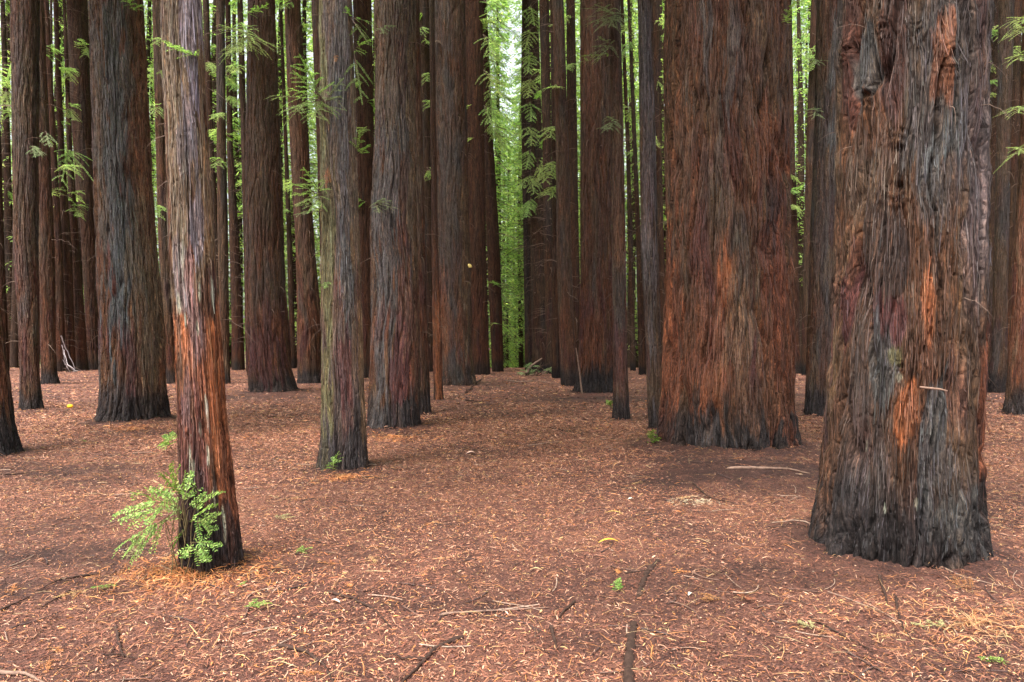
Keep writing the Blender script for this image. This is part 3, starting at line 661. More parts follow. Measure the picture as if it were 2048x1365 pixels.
for j, (x_, y_) in enumerate([(1095, 260), (1098, 330), (1078, 350), (1100, 380)]):
    leafy('e', 1106, y_ - 8, [(x_, y_), (x_ - 14, y_ + 14), (x_ + 4, y_ + 20)], M_BACK, 160 + 5 * j, nsub=8, sub=.6, towards=.8)
leafy('r', 1985, 60, [(1990, 75), (1975, 68), (1996, 62)], M_LEAF, 200, nsub=8, sub=.7, towards=.8)
leafy('r', 1985, 160, [(1972, 168), (1990, 170)], M_LEAF, 206, nsub=7, sub=.7, towards=.8)
for j, (x_, y_) in enumerate([(2040, 35), (2035, 110), (2030, 215), (2030, 300), (2045, 55)]):
    leafy('t', 2046, y_ - 12, [(x_, y_), (x_ + 6, y_ + 14)], M_BACK, 210 + 3 * j, nsub=9, sub=.6, towards=.6)
leafy('q', 1634, 110, [(1618, 120), (1630, 130)], M_PALE, 240, nsub=6, sub=.5, towards=.4)
leafy('q', 1632, 212, [(1616, 218), (1628, 238)], M_PALE, 244, nsub=6, sub=.5, towards=.4)
leafy('B', 1566, 12, [(1590, -4), (1575, 30)], M_LEAF, 248, nsub=7, towards=.3)
leafy('C0', 12, 180, [(2, 150), (20, 160), (10, 200), (24, 120), (2, 215), (18, 235)], M_BACK, 252, nsub=10, sub=.7, towards=1.2)
leafy('C2', 90, 260, [(60, 292), (100, 300)], M_PALE, 260, nsub=7, towards=.5)
leafy('D3', 140, 300, [(112, 308), (125, 330), (150, 315), (120, 375)], M_LEAF, 264, nsub=9, sub=.6, towards=1.)
leafy('E2', 316, 75, [(312, 92), (325, 80)], M_BACK, 270, nsub=7, sub=.6, towards=.6)
leafy('E2', 320, 410, [(312, 415), (332, 425), (318, 440)], M_LEAF, 274, nsub=7, sub=.6, towards=.6)
leafy('W', 875, 75, [(885, 90), (870, 85)], M_TWIG, 276, nsub=6, towards=.4)
for j, (x_, y_) in enumerate([(848, 150), (860, 205)]):
    leafy('U', 855, y_ - 5, [(x_, y_), (x_ + 6, y_ + 16)], M_BACK, 280 + 3 * j, nsub=9, sub=.7, towards=.8)
leafy('Y', 990, 570, [(985, 562), (998, 568)], M_LEAF, 300, nsub=7, sub=.7, towards=.6)
leafy('Y', 990, 648, [(986, 647)], M_BACK, 304, nsub=7, sub=.7, towards=.6)
for j in range(8):        # feathery drooping boughs reaching into the bright gap from both sides
    y_ = 20 + j * 36
    leafy('Y' if j % 2 else 'X', 978, y_ - 30, [(1000 + rnd.randint(-5, 45), y_ + rnd.randint(0, 25)), (990 + rnd.randint(-5, 20), y_ + 30)], rnd.choice([M_BACK, M_LEAF]), 310 + 4 * j, nsub=16, sub=.32, towards=1.2, droop=.12)
for j in range(9):
    y_ = 30 + j * 48
    leafy('b', 1062, y_ - 20, [(1040 + rnd.randint(-25, 15), y_ + rnd.randint(0, 20)), (1055 + rnd.randint(-5, 20), y_ + 22)], rnd.choice([M_BACK, M_LEAF]), 400 + 4 * j, nsub=14, sub=.35, towards=1.0, droop=.1)

for j, k_ in enumerate(['D1', 'D2', 'D3', 'C0', 'K', 'L', 'I2', 'I1', 'O', 'P', 'U', 'a', 'b', 'd', 'i', 'j', 'm', 'o', 'r', 't2', 'f2', 'R', 'X', 'c', 'E2', 'N', 'q2', 'C2']):
    d = T[k_]
    for q in range(5):
        y_ = rnd.randint(-20, 420) if q else rnd.randint(0, 150); c_ = np.interp(y_, [p_[0] for p_ in d['prof']], [(p_[1] + p_[2]) / 2 for p_ in d['prof']]); sg = rnd.choice([-1, 1]); l_ = rnd.randint(16, 40)
        leafy(k_, c_, y_, [(c_ + sg * l_, y_ + rnd.randint(-4, 22)), (c_ + sg * l_ * .6, y_ + rnd.randint(8, 30))], rnd.choice([M_BACK, M_BACK, M_LEAF]), 1500 + j * 20 + 3 * q, nsub=12, sub=.42, towards=rnd.uniform(-1.5, 1.0), droop=.1)

# ------------------------------------------------------------------ far foliage trees
def far_tree_meshes(seed, H, z0, spread, lv, nper, leafl, leafw, lpb):
    rg = np.random.default_rng(seed)
    nb = lv * nper; z = np.repeat(np.linspace(z0, H * .97, lv), nper) + rg.normal(size=nb) * .25
    az = rg.uniform(0, 2 * math.pi, nb); frac = (z - z0) / (H - z0)
    ln = spread * (1 - .75 * frac ** 1.3) * rg.uniform(.45, 1.15, nb) * (.55 + .45 * sstep(0, .12, frac))
    t = np.linspace(0, 1, 7)[None]; dirx = np.cos(az)[:, None]; diry = np.sin(az)[:, None]; L = ln[:, None]
    up0 = rg.uniform(-.05, .35, nb)[:, None]; sag = rg.uniform(.25, .75, nb)[:, None]
    P = np.stack([dirx * L * t, diry * L * t, z[:, None] + L * (up0 * t - sag * t ** 2)], -1)
    b = Bag(); v, q = tubes(P, (.012 + .008 * L) * (1.1 - t), 3); b.add(v, q, m=0)
    nl = nb * lpb; bi = np.repeat(np.arange(nb), lpb); u = rg.random(nl) ** .75 * .9 + .12
    f = u * 6; i0 = np.minimum(f.astype(int), 5); ff = (f - i0)[:, None]
    base = P[bi, i0] * (1 - ff) + P[bi, i0 + 1] * ff
    # leaf pieces hang in small side shoots either side of each bough
    sg = rg.choice([-1, 1], nl); bd = np.stack([dirx[bi, 0], diry[bi, 0], np.zeros(nl)], -1); sv = np.stack([-diry[bi, 0], dirx[bi, 0], np.zeros(nl)], -1)
    offl = rg.random(nl) ** .8 * (.18 + .30 * ln[bi] * (1.1 - u) * .8)
    base = base + sv * (sg * offl)[:, None] + bd * (offl * .5)[:, None]; base[:, 2] += rg.normal(size=nl) * .05 - offl * .25
    D = norm(bd * rg.uniform(.2, 1, (nl, 1)) + sv * (sg * rg.uniform(.2, 1, nl))[:, None] + np.array([0, 0, -1.]) * rg.uniform(0, .7, (nl, 1)) + rg.normal(size=(nl, 3)) * .2)
    Sd = norm(np.cross(D, np.array([0, 0, 1.]) + rg.normal(size=(nl, 3)) * .5))
    l_ = leafl * rg.uniform(.6, 1.5, nl); w_ = leafw * rg.uniform(.6, 1.4, nl)
    v, q, tr = leaves(base, D, Sd, l_, w_); b.add(v, q, tr, m=1)
    crown = b
    zz = np.linspace(-.3, H, 24); r = np.interp(zz, [-.3, .5, H], [.011 * H + .06, .009 * H + .03, .03]); wx = .12 * np.sin(zz * .23 + seed)
    P = np.stack([wx, .1 * np.cos(zz * .19), zz], -1)[None]; v, q = tubes(P, r[None], 10)
    tb = (v, q)
    return crown, tb

FAR = []
for s_, (H, z0, sp, lv, npr, ll, lw, lpb) in enumerate([(42, 2.5, 4.2, 62, 5, .30, .075, 34), (38, 6.5, 3.4, 50, 5, .28, .07, 36), (45, 1.5, 4.8, 66, 5, .32, .08, 32),
                                                       (9, .5, 1.7, 26, 5, .16, .04, 24), (6, .3, 1.5, 20, 5, .15, .04, 24)]):
    cr, (tv, tq) = far_tree_meshes(50 + s_, H, z0, sp, lv, npr, ll, lw, lpb)
    c_ = cr.build('crown', [M_TWIG, M_BACK], None, False)
    bcz = tv + np.array([s_ * 3.1, 0, 0]); t_ = mk('trunk', tv, tq, M_BARK, None, {'bark_co': bcz, 'pc': np.broadcast_to(np.array([.04, .027, .02]), (len(tv), 3))})
    FAR.append([c_, t_, False])
def far_tree(kind, x, y, sc, rz, label, group, name='conifer_tree'):
    z = float(gh(x, y)); o = thing(name, (x, y, z), label, 'tree', group); o.scale = (sc, sc, sc); o.rotation_euler = (0, 0, rz)
    f = FAR[kind]
    for i in (0, 1):
        if not f[2]: ch = f[i]
        else: ch = f[i].copy(); COL.objects.link(ch)
        ch.parent = o
    f[2] = True
rf = random.Random(21)
LF = 'one of the bright green feathery conifers far beyond the dark trunks'
LS = 'one of the low leafy young trees beyond the end of the trunk rows'
pts = []
for row, (yy, n, spr) in enumerate([(54, 15, .80), (61, 17, .80), (70, 19, .80), (82, 22, .82), (96, 24, .84)]):
    for i in range(n):
        x = (-1 + 2 * (i + .5) / n) * spr * yy + rf.uniform(-1.3, 1.3); y = yy + rf.uniform(-2.5, 2.5)
        if row <= 2 and -.021 < x / y < .030: x += .055 * y * (1 if x > 0 else -1)
        if row == 0 and abs(x) < 2.2: continue
        far_tree(rf.choice([0, 1, 2]) if row > 0 else rf.choice([1, 1, 0]), x, y, rf.uniform(.85, 1.12), rf.uniform(0, 6.28), LF, 'bright conifers beyond the grove')
for i in range(34):
    y = rf.uniform(49, 64); x = rf.uniform(-.78, .78) * y if i > 3 else rf.uniform(-2, 2.6); y += 22 if i <= 3 else 0
    if abs(x) < 3 and y < 66: continue
    far_tree(rf.choice([3, 4]), x, y, rf.uniform(.8, 1.5), rf.uniform(0, 6.28), LS, 'young trees beyond the grove', 'young_tree')
for px_, y_, kd in [(968, 49, 0), (996, 57, 1), (1058, 52, 1), (940, 53, 2), (1085, 55, 0), (1140, 50, 1), (845, 48, 1), (610, 49, 2), (560, 48, 1), (430, 49, 0), (295, 48, 1), (115, 49, 0), (182, 49, 1), (10, 49, 2), (1265, 49, 1), (1320, 49, 0), (1600, 50, 1), (1985, 49, 0), (1020, 98, 2), (1034, 115, 0), (1008, 80, 1), (996, 70, 2), (1044, 74, 0), (1026, 122, 2), (1000, 90, 1), (1042, 96, 2)]:
    far_tree(kd, (px_ - 1024) / F * y_, y_, rf.uniform(.8, 1), rf.uniform(0, 6.28), LF, 'bright conifers beyond the grove')
# thin far trunks with dead twigs between the rows
def thin_trunk_mesh(seed, H, r):
    zz = np.linspace(-.3, H, 60); rg = np.random.default_rng(seed)
    P = np.stack([.1 * np.sin(zz * .2 + seed), .1 * np.cos(zz * .17 + seed), zz], -1)[None]
    R_ = np.interp(zz, [-.3, .3, H], [r * 1.35, r, r * .45])[None]; v, q = tubes(P, R_, 14)
    tr = mk('trunk', v, q, M_BARK, None, {'bark_co': v + seed, 'pc': np.broadcast_to(np.array([.035, .022, .016]), (len(v), 3))})
    n = 150; z = rg.uniform(2, H, n); a = rg.uniform(0, 6.28, n); L = rg.uniform(.5, 2.2, n)[:, None]; t = np.linspace(0, 1, 6)[None]
    P = np.stack([np.cos(a)[:, None] * L * t, np.sin(a)[:, None] * L * t, z[:, None] + L * (rg.uniform(-.1, .3, (n, 1)) * t - rg.uniform(.1, .6, (n, 1)) * t * t)], -1)
    v, q = tubes(P, (.011 * (1.1 - t)) * np.ones((n, 1)), 3); tw = mk('dead_twigs', v, q, M_TWIG, None); tw['kind'] = 'stuff'
    return [tr, tw, False]
THIN = [thin_trunk_mesh(1, 26, .16), thin_trunk_mesh(2, 28, .24), thin_trunk_mesh(3, 30, .32)]
def thin(kind, x, y, rz, lean):
    o = thing('redwood_tree', (x, y, float(gh(x, y))), 'one of the thin twiggy far trunks filling the gaps behind the main redwoods', 'tree', 'thin far trunks')
    o.rotation_euler = (0, lean, rz)
    f = THIN[kind]
    for i in (0, 1):
        if not f[2]: ch = f[i]
        else: ch = f[i].copy(); COL.objects.link(ch); 
        if f[2] and i: ch['kind'] = 'stuff'
        ch.parent = o
    f[2] = True
gaps = [(28, 46), (160, 43), (215, 50), (352, 48), (395, 50), (470, 52), (590, 50), (668, 48), (760, 50), (790, 46), (900, 48), (958, 50), (1112, 50), (1172, 50), (1335, 50), (1400, 48),
        (1470, 50), (1540, 47), (1640, 46), (1700, 48), (1800, 50), (1900, 47), (2000, 48), (2034, 47), (-30, 46), (2080, 46), (102, 47), (124, 51), (136, 54), (6, 55), (299, 52), (441, 55), (480, 57), (503, 54), (746, 55), (1072, 58), (1101, 54), (1262, 54), (1312, 53), (1598, 57), (1616, 54), (1966, 52), (1016, 75), (1030, 82), (1040, 70)]
for px_, y_ in gaps:
    k = rf.choice([0, 0, 1, 1, 2]); x_ = (px_ - 1024) / F * y_
    thin(k, x_, y_, rf.uniform(0, 6.28), 0)

# ------------------------------------------------------------------ ground
SOIL = []        # bare damp soil: where the litter has been scuffed away
for px_, py_, rx, ry, st in [(1480, 965, 1.5, .9, .9), (1560, 990, .8, .5, .6), (1720, 1175, 1.3, .35, .6), (1950, 1190, .6, .3, .5), (120, 1120, 1.1, .45, .75), (180, 1050, .6, .5, .5), (90, 1190, .7, .25, .6), (1150, 1290, .22, .16, .4), (1265, 1230, .12, .14, .35),
                           (60, 945, 1.6, .6, .7), (230, 960, .6, .5, .5), (780, 875, .8, .4, .6), (1400, 940, .9, .6, .7), (900, 1220, .5, .12, .5), (700, 1120, .5, .2, .35), (600, 1150, .3, .15, .5), (940, 775, 2.5, 2, .5), (1190, 800, 2.2, 1.2, .6), (270, 872, 1.2, .5, .6), (540, 795, 2, 1.5, .5)]:
    q_ = on_plane(px_, py_, 0.); SOIL.append((q_[0], q_[1], rx, ry, st))
def soil(x, y):
    f = np.zeros_like(x, dtype=float); nz_ = .45 * pn(x * 1.7, y * 1.7, 8.) + .3 * pn(x * 5, y * 5, 3.)
    for a, b_, rx, ry, st in SOIL:
        dd = np.sqrt(((x - a) / rx) ** 2 + ((y - b_) / ry) ** 2) + nz_; f = np.maximum(f, st * sstep(1.25, .35, dd))
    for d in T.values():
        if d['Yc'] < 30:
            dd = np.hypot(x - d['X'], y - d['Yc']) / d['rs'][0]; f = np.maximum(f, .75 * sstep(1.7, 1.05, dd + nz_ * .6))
    f = np.maximum(f, .28 * sstep(.18, .5, pn(x * .55 + 7, y * .8, 5.) + nz_ * .3) * (y > 2))
    return f
def graded(lo, hi, near, far, f0):
    out = [0.0]; x = 0.0
    while x < hi: x += near + max(0, x - f0) * far; out.append(x)
    neg = [0.0]; x = 0.0
    while x > lo: x -= near + max(0, -x - f0) * far; neg.append(x)
    return np.array(neg[::-1][:-1] + out)
gx = graded(-500, 500, .05, .035, 4.5); gy = graded(-60, 700, .05, .022, 7.0)
GX, GY = np.meshgrid(gx, gy); near_ = 1 - sstep(9, 20, np.hypot(GX, GY))
GZ = gh(GX, GY) + near_ * (.010 * pn(GX * 2.2, GY * 2.2, 1) + .006 * pn(GX * 7, GY * 7, 2))
def foot(x, y):
    h = 0.0 * x; nz_ = pn(x * 4.5, y * 4.5, 6.) + .5 * pn(x * 13, y * 13, 2.)
    for d in T.values():
        if d['Yc'] < 24:
            dd = (np.hypot(x - d['X'], y - d['Yc']) - d['rs'][0]) / (.10 + .15 * d['rs'][0]); h = np.maximum(h, (.035 + .05 * nz_) * np.exp(-dd * dd) * min(1, .4 + d['rs'][0]))
    return h
GZ = GZ + foot(GX, GY)
def gz(x, y):
    n_ = 1 - sstep(9, 20, np.hypot(x, y))
    return gh(x, y) + foot(x, y) + n_ * (.010 * pn(x * 2.2, y * 2.2, 1) + .006 * pn(x * 7, y * 7, 2))

ix = np.arange(GX.size).reshape(GX.shape)
Q = np.stack([ix[:-1, :-1], ix[:-1, 1:], ix[1:, 1:], ix[1:, :-1]], -1).reshape(-1, 4)
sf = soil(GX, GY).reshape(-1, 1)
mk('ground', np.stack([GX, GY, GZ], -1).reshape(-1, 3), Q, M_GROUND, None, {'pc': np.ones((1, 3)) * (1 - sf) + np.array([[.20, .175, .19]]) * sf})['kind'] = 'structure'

# ------------------------------------------------------------------ needle and bark litter (nobody could count it)
PAL = np.array([(.038, .016, .013), (.075, .028, .020), (.13, .046, .029), (.195, .072, .041), (.26, .107, .060), (.33, .15, .088), (.43, .24, .155), (.36, .14, .045), (.40, .24, .10), (.15, .10, .065)])
PW_ = np.array([.15, .18, .16, .14, .12, .09, .07, .045, .035, .01]); PW_ = PW_ / PW_.sum()
def litter(name, n, ylo, yhi, power, lmin, lmax, wmin, wmax, seed, tilt=.18, pal=PAL, pw=PW_, centre=None, rad=None, lift=.012, label=None):
    rg = np.random.default_rng(seed)
    if centre is None:
        u = rg.random(n); y = (ylo ** power + u * (yhi ** power - ylo ** power)) ** (1 / power); x = rg.uniform(-.84, .84, n) * (y + .6)
    else:
        a = rg.uniform(0, 6.283, n); r = rad * np.abs(rg.normal(size=n)) * .6; x = centre[0] + np.cos(a) * r; y = centre[1] + np.sin(a) * r * .8
    keep = np.ones(n, bool)
    for d in T.values(): keep &= np.hypot(x - d['X'], y - d['Yc']) > d['rs'][0] * .93
    sfl = soil(x, y); keep &= rg.random(len(x)) > sfl * (.85 if centre is None else .3)
    sfl = sfl[keep]
    x = x[keep]; y = y[keep]; n = len(x); sc = np.clip(y / 6, 1, 3.2)
    z = gz(x, y) + rg.random(n) ** 2 * lift * sc + .002
    az = rg.uniform(0, 6.283, n) + .0; tl = rg.normal(size=n) * tilt
    D = np.stack([np.cos(az) * np.cos(tl), np.sin(az) * np.cos(tl), np.sin(tl)], -1)
    Sd = norm(np.cross(D, np.array([0, 0, 1.]) + rg.normal(size=(n, 3)) * .35))
    Nn = np.cross(Sd, D); Nn *= np.sign(Nn[:, 2:3])
    L = (lmin + (lmax - lmin) * rg.random(n) ** 2.2) * sc ** .7; W = rg.uniform(wmin, wmax, n) * sc ** .8
    C = np.stack([x, y, z], -1); b = (rg.normal(size=n) * .16 * L)[:, None]; sb = (rg.normal(size=n) * .06 * L)[:, None]
    h = D * L[:, None] * .5; s2 = Sd * W[:, None] * .5
    p0 = C - h; p1 = C + Nn * np.abs(b) * .6 + Sd * sb; p2 = C + h
    V = np.stack([p0 - s2 * .5, p0 + s2 * .5, p1 - s2, p1 + s2, p2 - s2 * .4, p2 + s2 * .4], 1).reshape(-1, 3)
    i = np.arange(n)[:, None] * 6; Qd = np.concatenate([i + np.array([[0, 2, 3, 1]]), i + np.array([[2, 4, 5, 3]])], 0)
    big = pn(x * .5, y * .5, 4.0)                                # drifts of paler and darker litter
    ci = rg.choice(len(pal), n, p=pw); col = pal[ci] * (rg.uniform(.7, 1.25, n) * (1 + .4 * big) * (1 - .5 * sfl) * 1.08)[:, None]
    o = mk(name, V, Qd, M_LITTER, None, {'pc': np.repeat(col, 6, 0)}, False); o['kind'] = 'stuff'
    return o
litter('needle_litter', 330000, 2.6, 13, 1.05, .010, .065, .0015, .0048, 1)
litter('bark_chips', 110000, 2.6, 15, 1.15, .008, .038, .004, .011, 2, tilt=.15)
litter('middle_litter', 150000, 5.5, 18, 1.3, .012, .06, .002, .006, 9, tilt=.25, lift=.014)
litter('distant_litter', 120000, 11, 46, 1.1, .02, .08, .004, .012, 3, lift=.01)
straw = np.array([(.36, .20, .09), (.34, .14, .05), (.22, .09, .045), (.33, .23, .12)]); sw = np.array([.3, .3, .25, .15])
litter('long_strands', 3600, 2.7, 9, 1.3, .05, .22, .002, .0045, 4, tilt=.06, pal=straw, pw=sw, lift=.02)
orange = np.array([(.42, .16, .045), (.34, .11, .04), (.46, .24, .10), (.22, .085, .04)]); ow = np.array([.35, .3, .2, .15])
h0 = on_plane(400, 1150, .05); litter('orange_needle_drift', 3600, 0, 0, 1, .02, .11, .002, .005, 5, tilt=.25, pal=orange, pw=ow, centre=(h0[0] - .05, h0[1] - .06), rad=.55, lift=.035)
z0_ = on_plane(1960, 1260, .03); litter('straw_needle_drift', 750, 0, 0, 1, .04, .20, .002, .0045, 6, tilt=.10, pal=straw, pw=sw, centre=(z0_[0], z0_[1]), rad=.9, lift=.03)
pl_ = on_plane(1395, 1017, .0); litter('pale_chip_patch', 260, 0, 0, 1, .02, .06, .004, .010, 8, pal=np.array([(.36, .29, .2), (.28, .22, .14)]), pw=np.array([.5, .5]), centre=(pl_[0], pl_[1]), rad=.28, lift=.012)
for s_, (kx, ky) in enumerate([(265, 862), (785, 875), (690, 955)]):
    q_ = on_plane(kx, ky, .05); litter('orange_needle_drift', 500, 0, 0, 1, .03, .10, .003, .006, 20 + s_, tilt=.2, pal=orange, pw=ow, centre=(q_[0], q_[1]), rad=.8 if s_ < 2 else .35, lift=.02)
# dead brown sprays lying among the needles
b = Bag(); r_ = random.Random(61)
for k in range(130):
    y_ = 2.8 + 9 * r_.random() ** 1.3; x_ = r_.uniform(-.8, .8) * y_; a = r_.uniform(0, 6.28); l_ = r_.uniform(.08, .26)
    z_ = float(gz(np.array(x_), np.array(y_))) + .008
    if any(math.hypot(x_ - d['X'], y_ - d['Yc']) < d['rs'][0] * 1.05 for d in T.values()): continue
    A_ = np.array([x_, y_, z_]); B_ = np.array([x_ + math.cos(a) * l_, y_ + math.sin(a) * l_, z_]); cl = PAL[r_.choice([3, 4, 5, 7, 8])] * r_.uniform(.6, 1)
    n0_ = len(b.V); frond(b, A_, B_, .05, 6, l_ * .35, .014, .0035, .009, 3000 + k, stem_r=.0016)
    for j_ in range(n0_, len(b.V)): b.C[j_] = np.broadcast_to(cl, (len(b.V[j_]), 3))
    for j_ in range(n0_, len(b.V)): b.V[j_][:, 2] = np.maximum(b.V[j_][:, 2], z_ - .002)
o = b.build('dead_sprays', [M_LITTER, M_LITTER], None, False); o['kind'] = 'stuff'
# tiny twigs among the litter
rg = np.random.default_rng(77); n = 900; y = (2.7 ** 1.2 + rg.random(n) * (16 ** 1.2 - 2.7 ** 1.2)) ** (1 / 1.2); x = rg.uniform(-.82, .82, n) * y
L = rg.uniform(.06, .32, n)[:, None]; a = rg.uniform(0, 6.28, n)[:, None]; cv = rg.normal(size=(n, 1)) * .35; t = np.linspace(-.5, .5, 7)[None]
X = x[:, None] + L * (np.cos(a) * t - np.sin(a) * cv * t * t); Y = y[:, None] + L * (np.sin(a) * t + np.cos(a) * cv * t * t)
Pz = gz(X, Y) + .008; v, q = tubes(np.stack([X, Y, Pz], -1), rg.uniform(.0018, .0045, (n, 1)) * (1.0 - .4 * t), 4)
cc = np.repeat(np.array([(.05, .03, .026), (.10, .055, .04), (.22, .15, .11)])[rg.integers(0, 3, n)], 28, 0)
o = mk('small_twigs', v, q, M_LITTER, None, {'pc': cc}); o['kind'] = 'stuff'

# ------------------------------------------------------------------ individual sticks, roots, leaves
def stick(name, pix, r, mat, label, cat, lift=.01, forks=(), seed=0, group='sticks lying on the forest floor', taper=.7, knob=.12):
    rg = np.random.default_rng(seed); P = np.array([on_plane(a, b, 0.) for a, b in pix])
    for i in range(len(P)): P[i] = on_plane(pix[i][0], pix[i][1], float(gz(P[i][0], P[i][1])))
    t = np.linspace(0, 1, 28); tk = np.linspace(0, 1, len(P)); Pp = np.stack([np.interp(t, tk, P[:, i]) for i in range(3)], -1)
    for _ in range(2): Pp[1:-1] = (Pp[:-2] + Pp[1:-1] * 2 + Pp[2:]) / 4
    Ln = np.linalg.norm(P[-1] - P[0]); Pp[:, :2] += rg.normal(size=(28, 2)) * Ln * .004
    lz = lift if np.ndim(lift) else np.array([lift, lift]); Pp[:, 2] = gz(Pp[:, 0], Pp[:, 1]) + np.interp(t, np.linspace(0, 1, len(lz)), lz)
    R_ = r * (1 - taper * t) * (1 + knob * rg.normal(size=28)); R_[0] *= .5; R_[-1] *= .5
    o0 = Pp[0].copy(); v, q = tubes((Pp - o0)[None], np.abs(R_)[None], 8); root = mk(name, v, q, mat, None, {'pc': np.ones((len(v), 3)) * .1}, loc=o0)
    tag(root, label, cat, group)
    for k, (u, ax, ay, az) in enumerate(forks):
        s = np.array([np.interp(u, t, Pp[:, i]) for i in range(3)]); e = s + np.array([ax, ay, az]); pp = s + (e - s) * np.linspace(0, 1, 8)[:, None] + rg.normal(size=(8, 3)) * .006; pp[0] = s
        v, q = tubes((pp - o0)[None], (r * .5 * np.linspace(1, .3, 8))[None], 5); mk('side_twig', v, q, mat, root, {'pc': np.ones((len(v), 3)) * .1})
    return root
stick('exposed_root', [(1318, 1122), (1296, 1140), (1284, 1170), (1274, 1200)], .020, M_STICK, 'short dark exposed root right of centre in the foreground, the farther of two in line', 'root', -.002, group='exposed roots in the foreground', taper=.2, knob=.18)
stick('exposed_root', [(1268, 1246), (1262, 1290), (1258, 1330), (1254, 1400)], .022, M_STICK, 'dark exposed root running off the bottom edge right of centre', 'root', .000, group='exposed roots in the foreground', taper=-.1, knob=.16)
stick('fallen_stick', [(655, 1185), (700, 1197), (750, 1222), (785, 1262)], .010, M_STICK, 'curved dark stick in the foreground left of centre, bending down to the right', 'stick', seed=1)
stick('fallen_stick', [(555, 1292), (610, 1306), (650, 1335), (668, 1372)], .011, M_STICK, 'dark curved stick leaving the bottom edge left of centre', 'stick', seed=2)
stick('fallen_stick', [(925, 1276), (870, 1300), (840, 1335), (800, 1372)], .014, M_STICK, 'thick dark curved stick leaving the bottom edge near the centre', 'stick', seed=3, forks=[(.55, -.25, .02, .02)])
stick('fallen_stick', [(200, 1150), (125, 1162), (75, 1185)], .008, M_STICK, 'dark straight twig on the ground left of the shoots at the peeling tree', 'stick', seed=4, forks=[(.5, .2, -.12, .01)])
stick('fallen_stick', [(0, 1224), (60, 1195)], .008, M_STICK, 'dark twig at the left edge of the foreground', 'stick', seed=5)
stick('fallen_stick', [(140, 1185), (75, 1222)], .007, M_STICK, 'short dark twig slanting behind the left foreground litter', 'stick', seed=6)
stick('fallen_stick', [(-10, 1348), (50, 1350), (95, 1375)], .012, M_PALESTICK, 'pale stick in the bottom left corner', 'stick', seed=7)
stick('fallen_stick', [(880, 1232), (960, 1226), (1030, 1222), (1095, 1219)], .007, M_PALESTICK, 'long thin pale twig lying level across the centre foreground', 'stick', seed=8)
stick('fallen_stick', [(1150, 1205), (1125, 1228), (1118, 1240)], .009, M_STICK, 'short dark twig left of the exposed roots', 'stick', seed=9)
stick('fallen_stick', [(1102, 1255), (1108, 1280), (1115, 1302)], .012, M_STICK, 'stubby blackish stick pointing at the viewer left of the exposed roots', 'stick', seed=10)
stick('fallen_stick', [(1758, 1152), (1768, 1180), (1775, 1205)], .010, M_STICK, 'short straight dark stick just below the foot of the huge knotty redwood', 'stick', seed=11)
stick('fallen_stick', [(1790, 1185), (1798, 1230), (1806, 1256), (1830, 1285)], .007, M_STICK, 'thin bent twig below the huge knotty redwood', 'stick', seed=12)
stick('fallen_stick', [(1618, 1232), (1665, 1262), (1720, 1292), (1745, 1305)], .006, M_STICK, 'long thin dark twig slanting down in the right foreground', 'stick', seed=13)
stick('fallen_stick', [(1535, 1060), (1580, 1060), (1622, 1061)], .007, M_STICK, 'dark level twig touching the left foot of the huge knotty redwood', 'stick', seed=14)
stick('fallen_stick', [(1455, 933), (1520, 937), (1575, 942), (1620, 950)], .020, M_PALESTICK, 'thick weathered branch on the mound between the two widest redwoods', 'stick', seed=15)
stick('fallen_stick', [(1385, 955), (1410, 985), (1430, 1000), (1470, 1010)], .010, M_STICK, 'dark bent twig on the mound in front of the very broad redwood', 'stick', seed=16)
stick('fallen_stick', [(1095, 856), (1130, 864), (1168, 871)], .016, M_STICK, 'dark stick on the open ground beyond the path middle', 'stick', seed=17)
stick('fallen_stick', [(1055, 892), (1090, 888), (1118, 884)], .014, M_PALESTICK, 'pale stick lying level in the middle of the path', 'stick', seed=18, forks=[(.4, .1, .3, .01)])
stick('fallen_stick', [(440, 878), (390, 884), (355, 905)], .010, M_PALESTICK, 'pale twig behind the slim peeling redwood', 'stick', seed=19)
stick('fallen_stick', [(330, 865), (334, 885)], .008, M_PALESTICK, 'short pale twig left of the slim peeling redwood', 'stick', seed=20)
stick('fallen_stick', [(0, 949), (25, 950), (50, 947)], .010, M_STICK, 'dark twig in front of the leaning tree at the left edge', 'stick', seed=21)
stick('fallen_stick', [(265, 908), (300, 906), (308, 908)], .014, M_PALESTICK, 'straw coloured stick between the big blue grey redwood and the shoots', 'stick', seed=22)
stick('fallen_stick', [(715, 952), (745, 956), (770, 960)], .012, M_STICK, 'dark twig at the right foot of the slender grey redwood', 'stick', seed=23)
stick('fallen_stick', [(232, 1255), (238, 1290), (248, 1320)], .009, M_STICK, 'upright looking dark twig in the lower left foreground', 'stick', seed=24, forks=[(.9, .12, -.05, .01), (.9, -.12, -.03, .01)])
stick('fallen_stick', [(1250, 1158), (1290, 1152), (1312, 1150)], .006, M_STICK, 'fine twig crossing over the farther exposed root', 'stick', .04, seed=25)

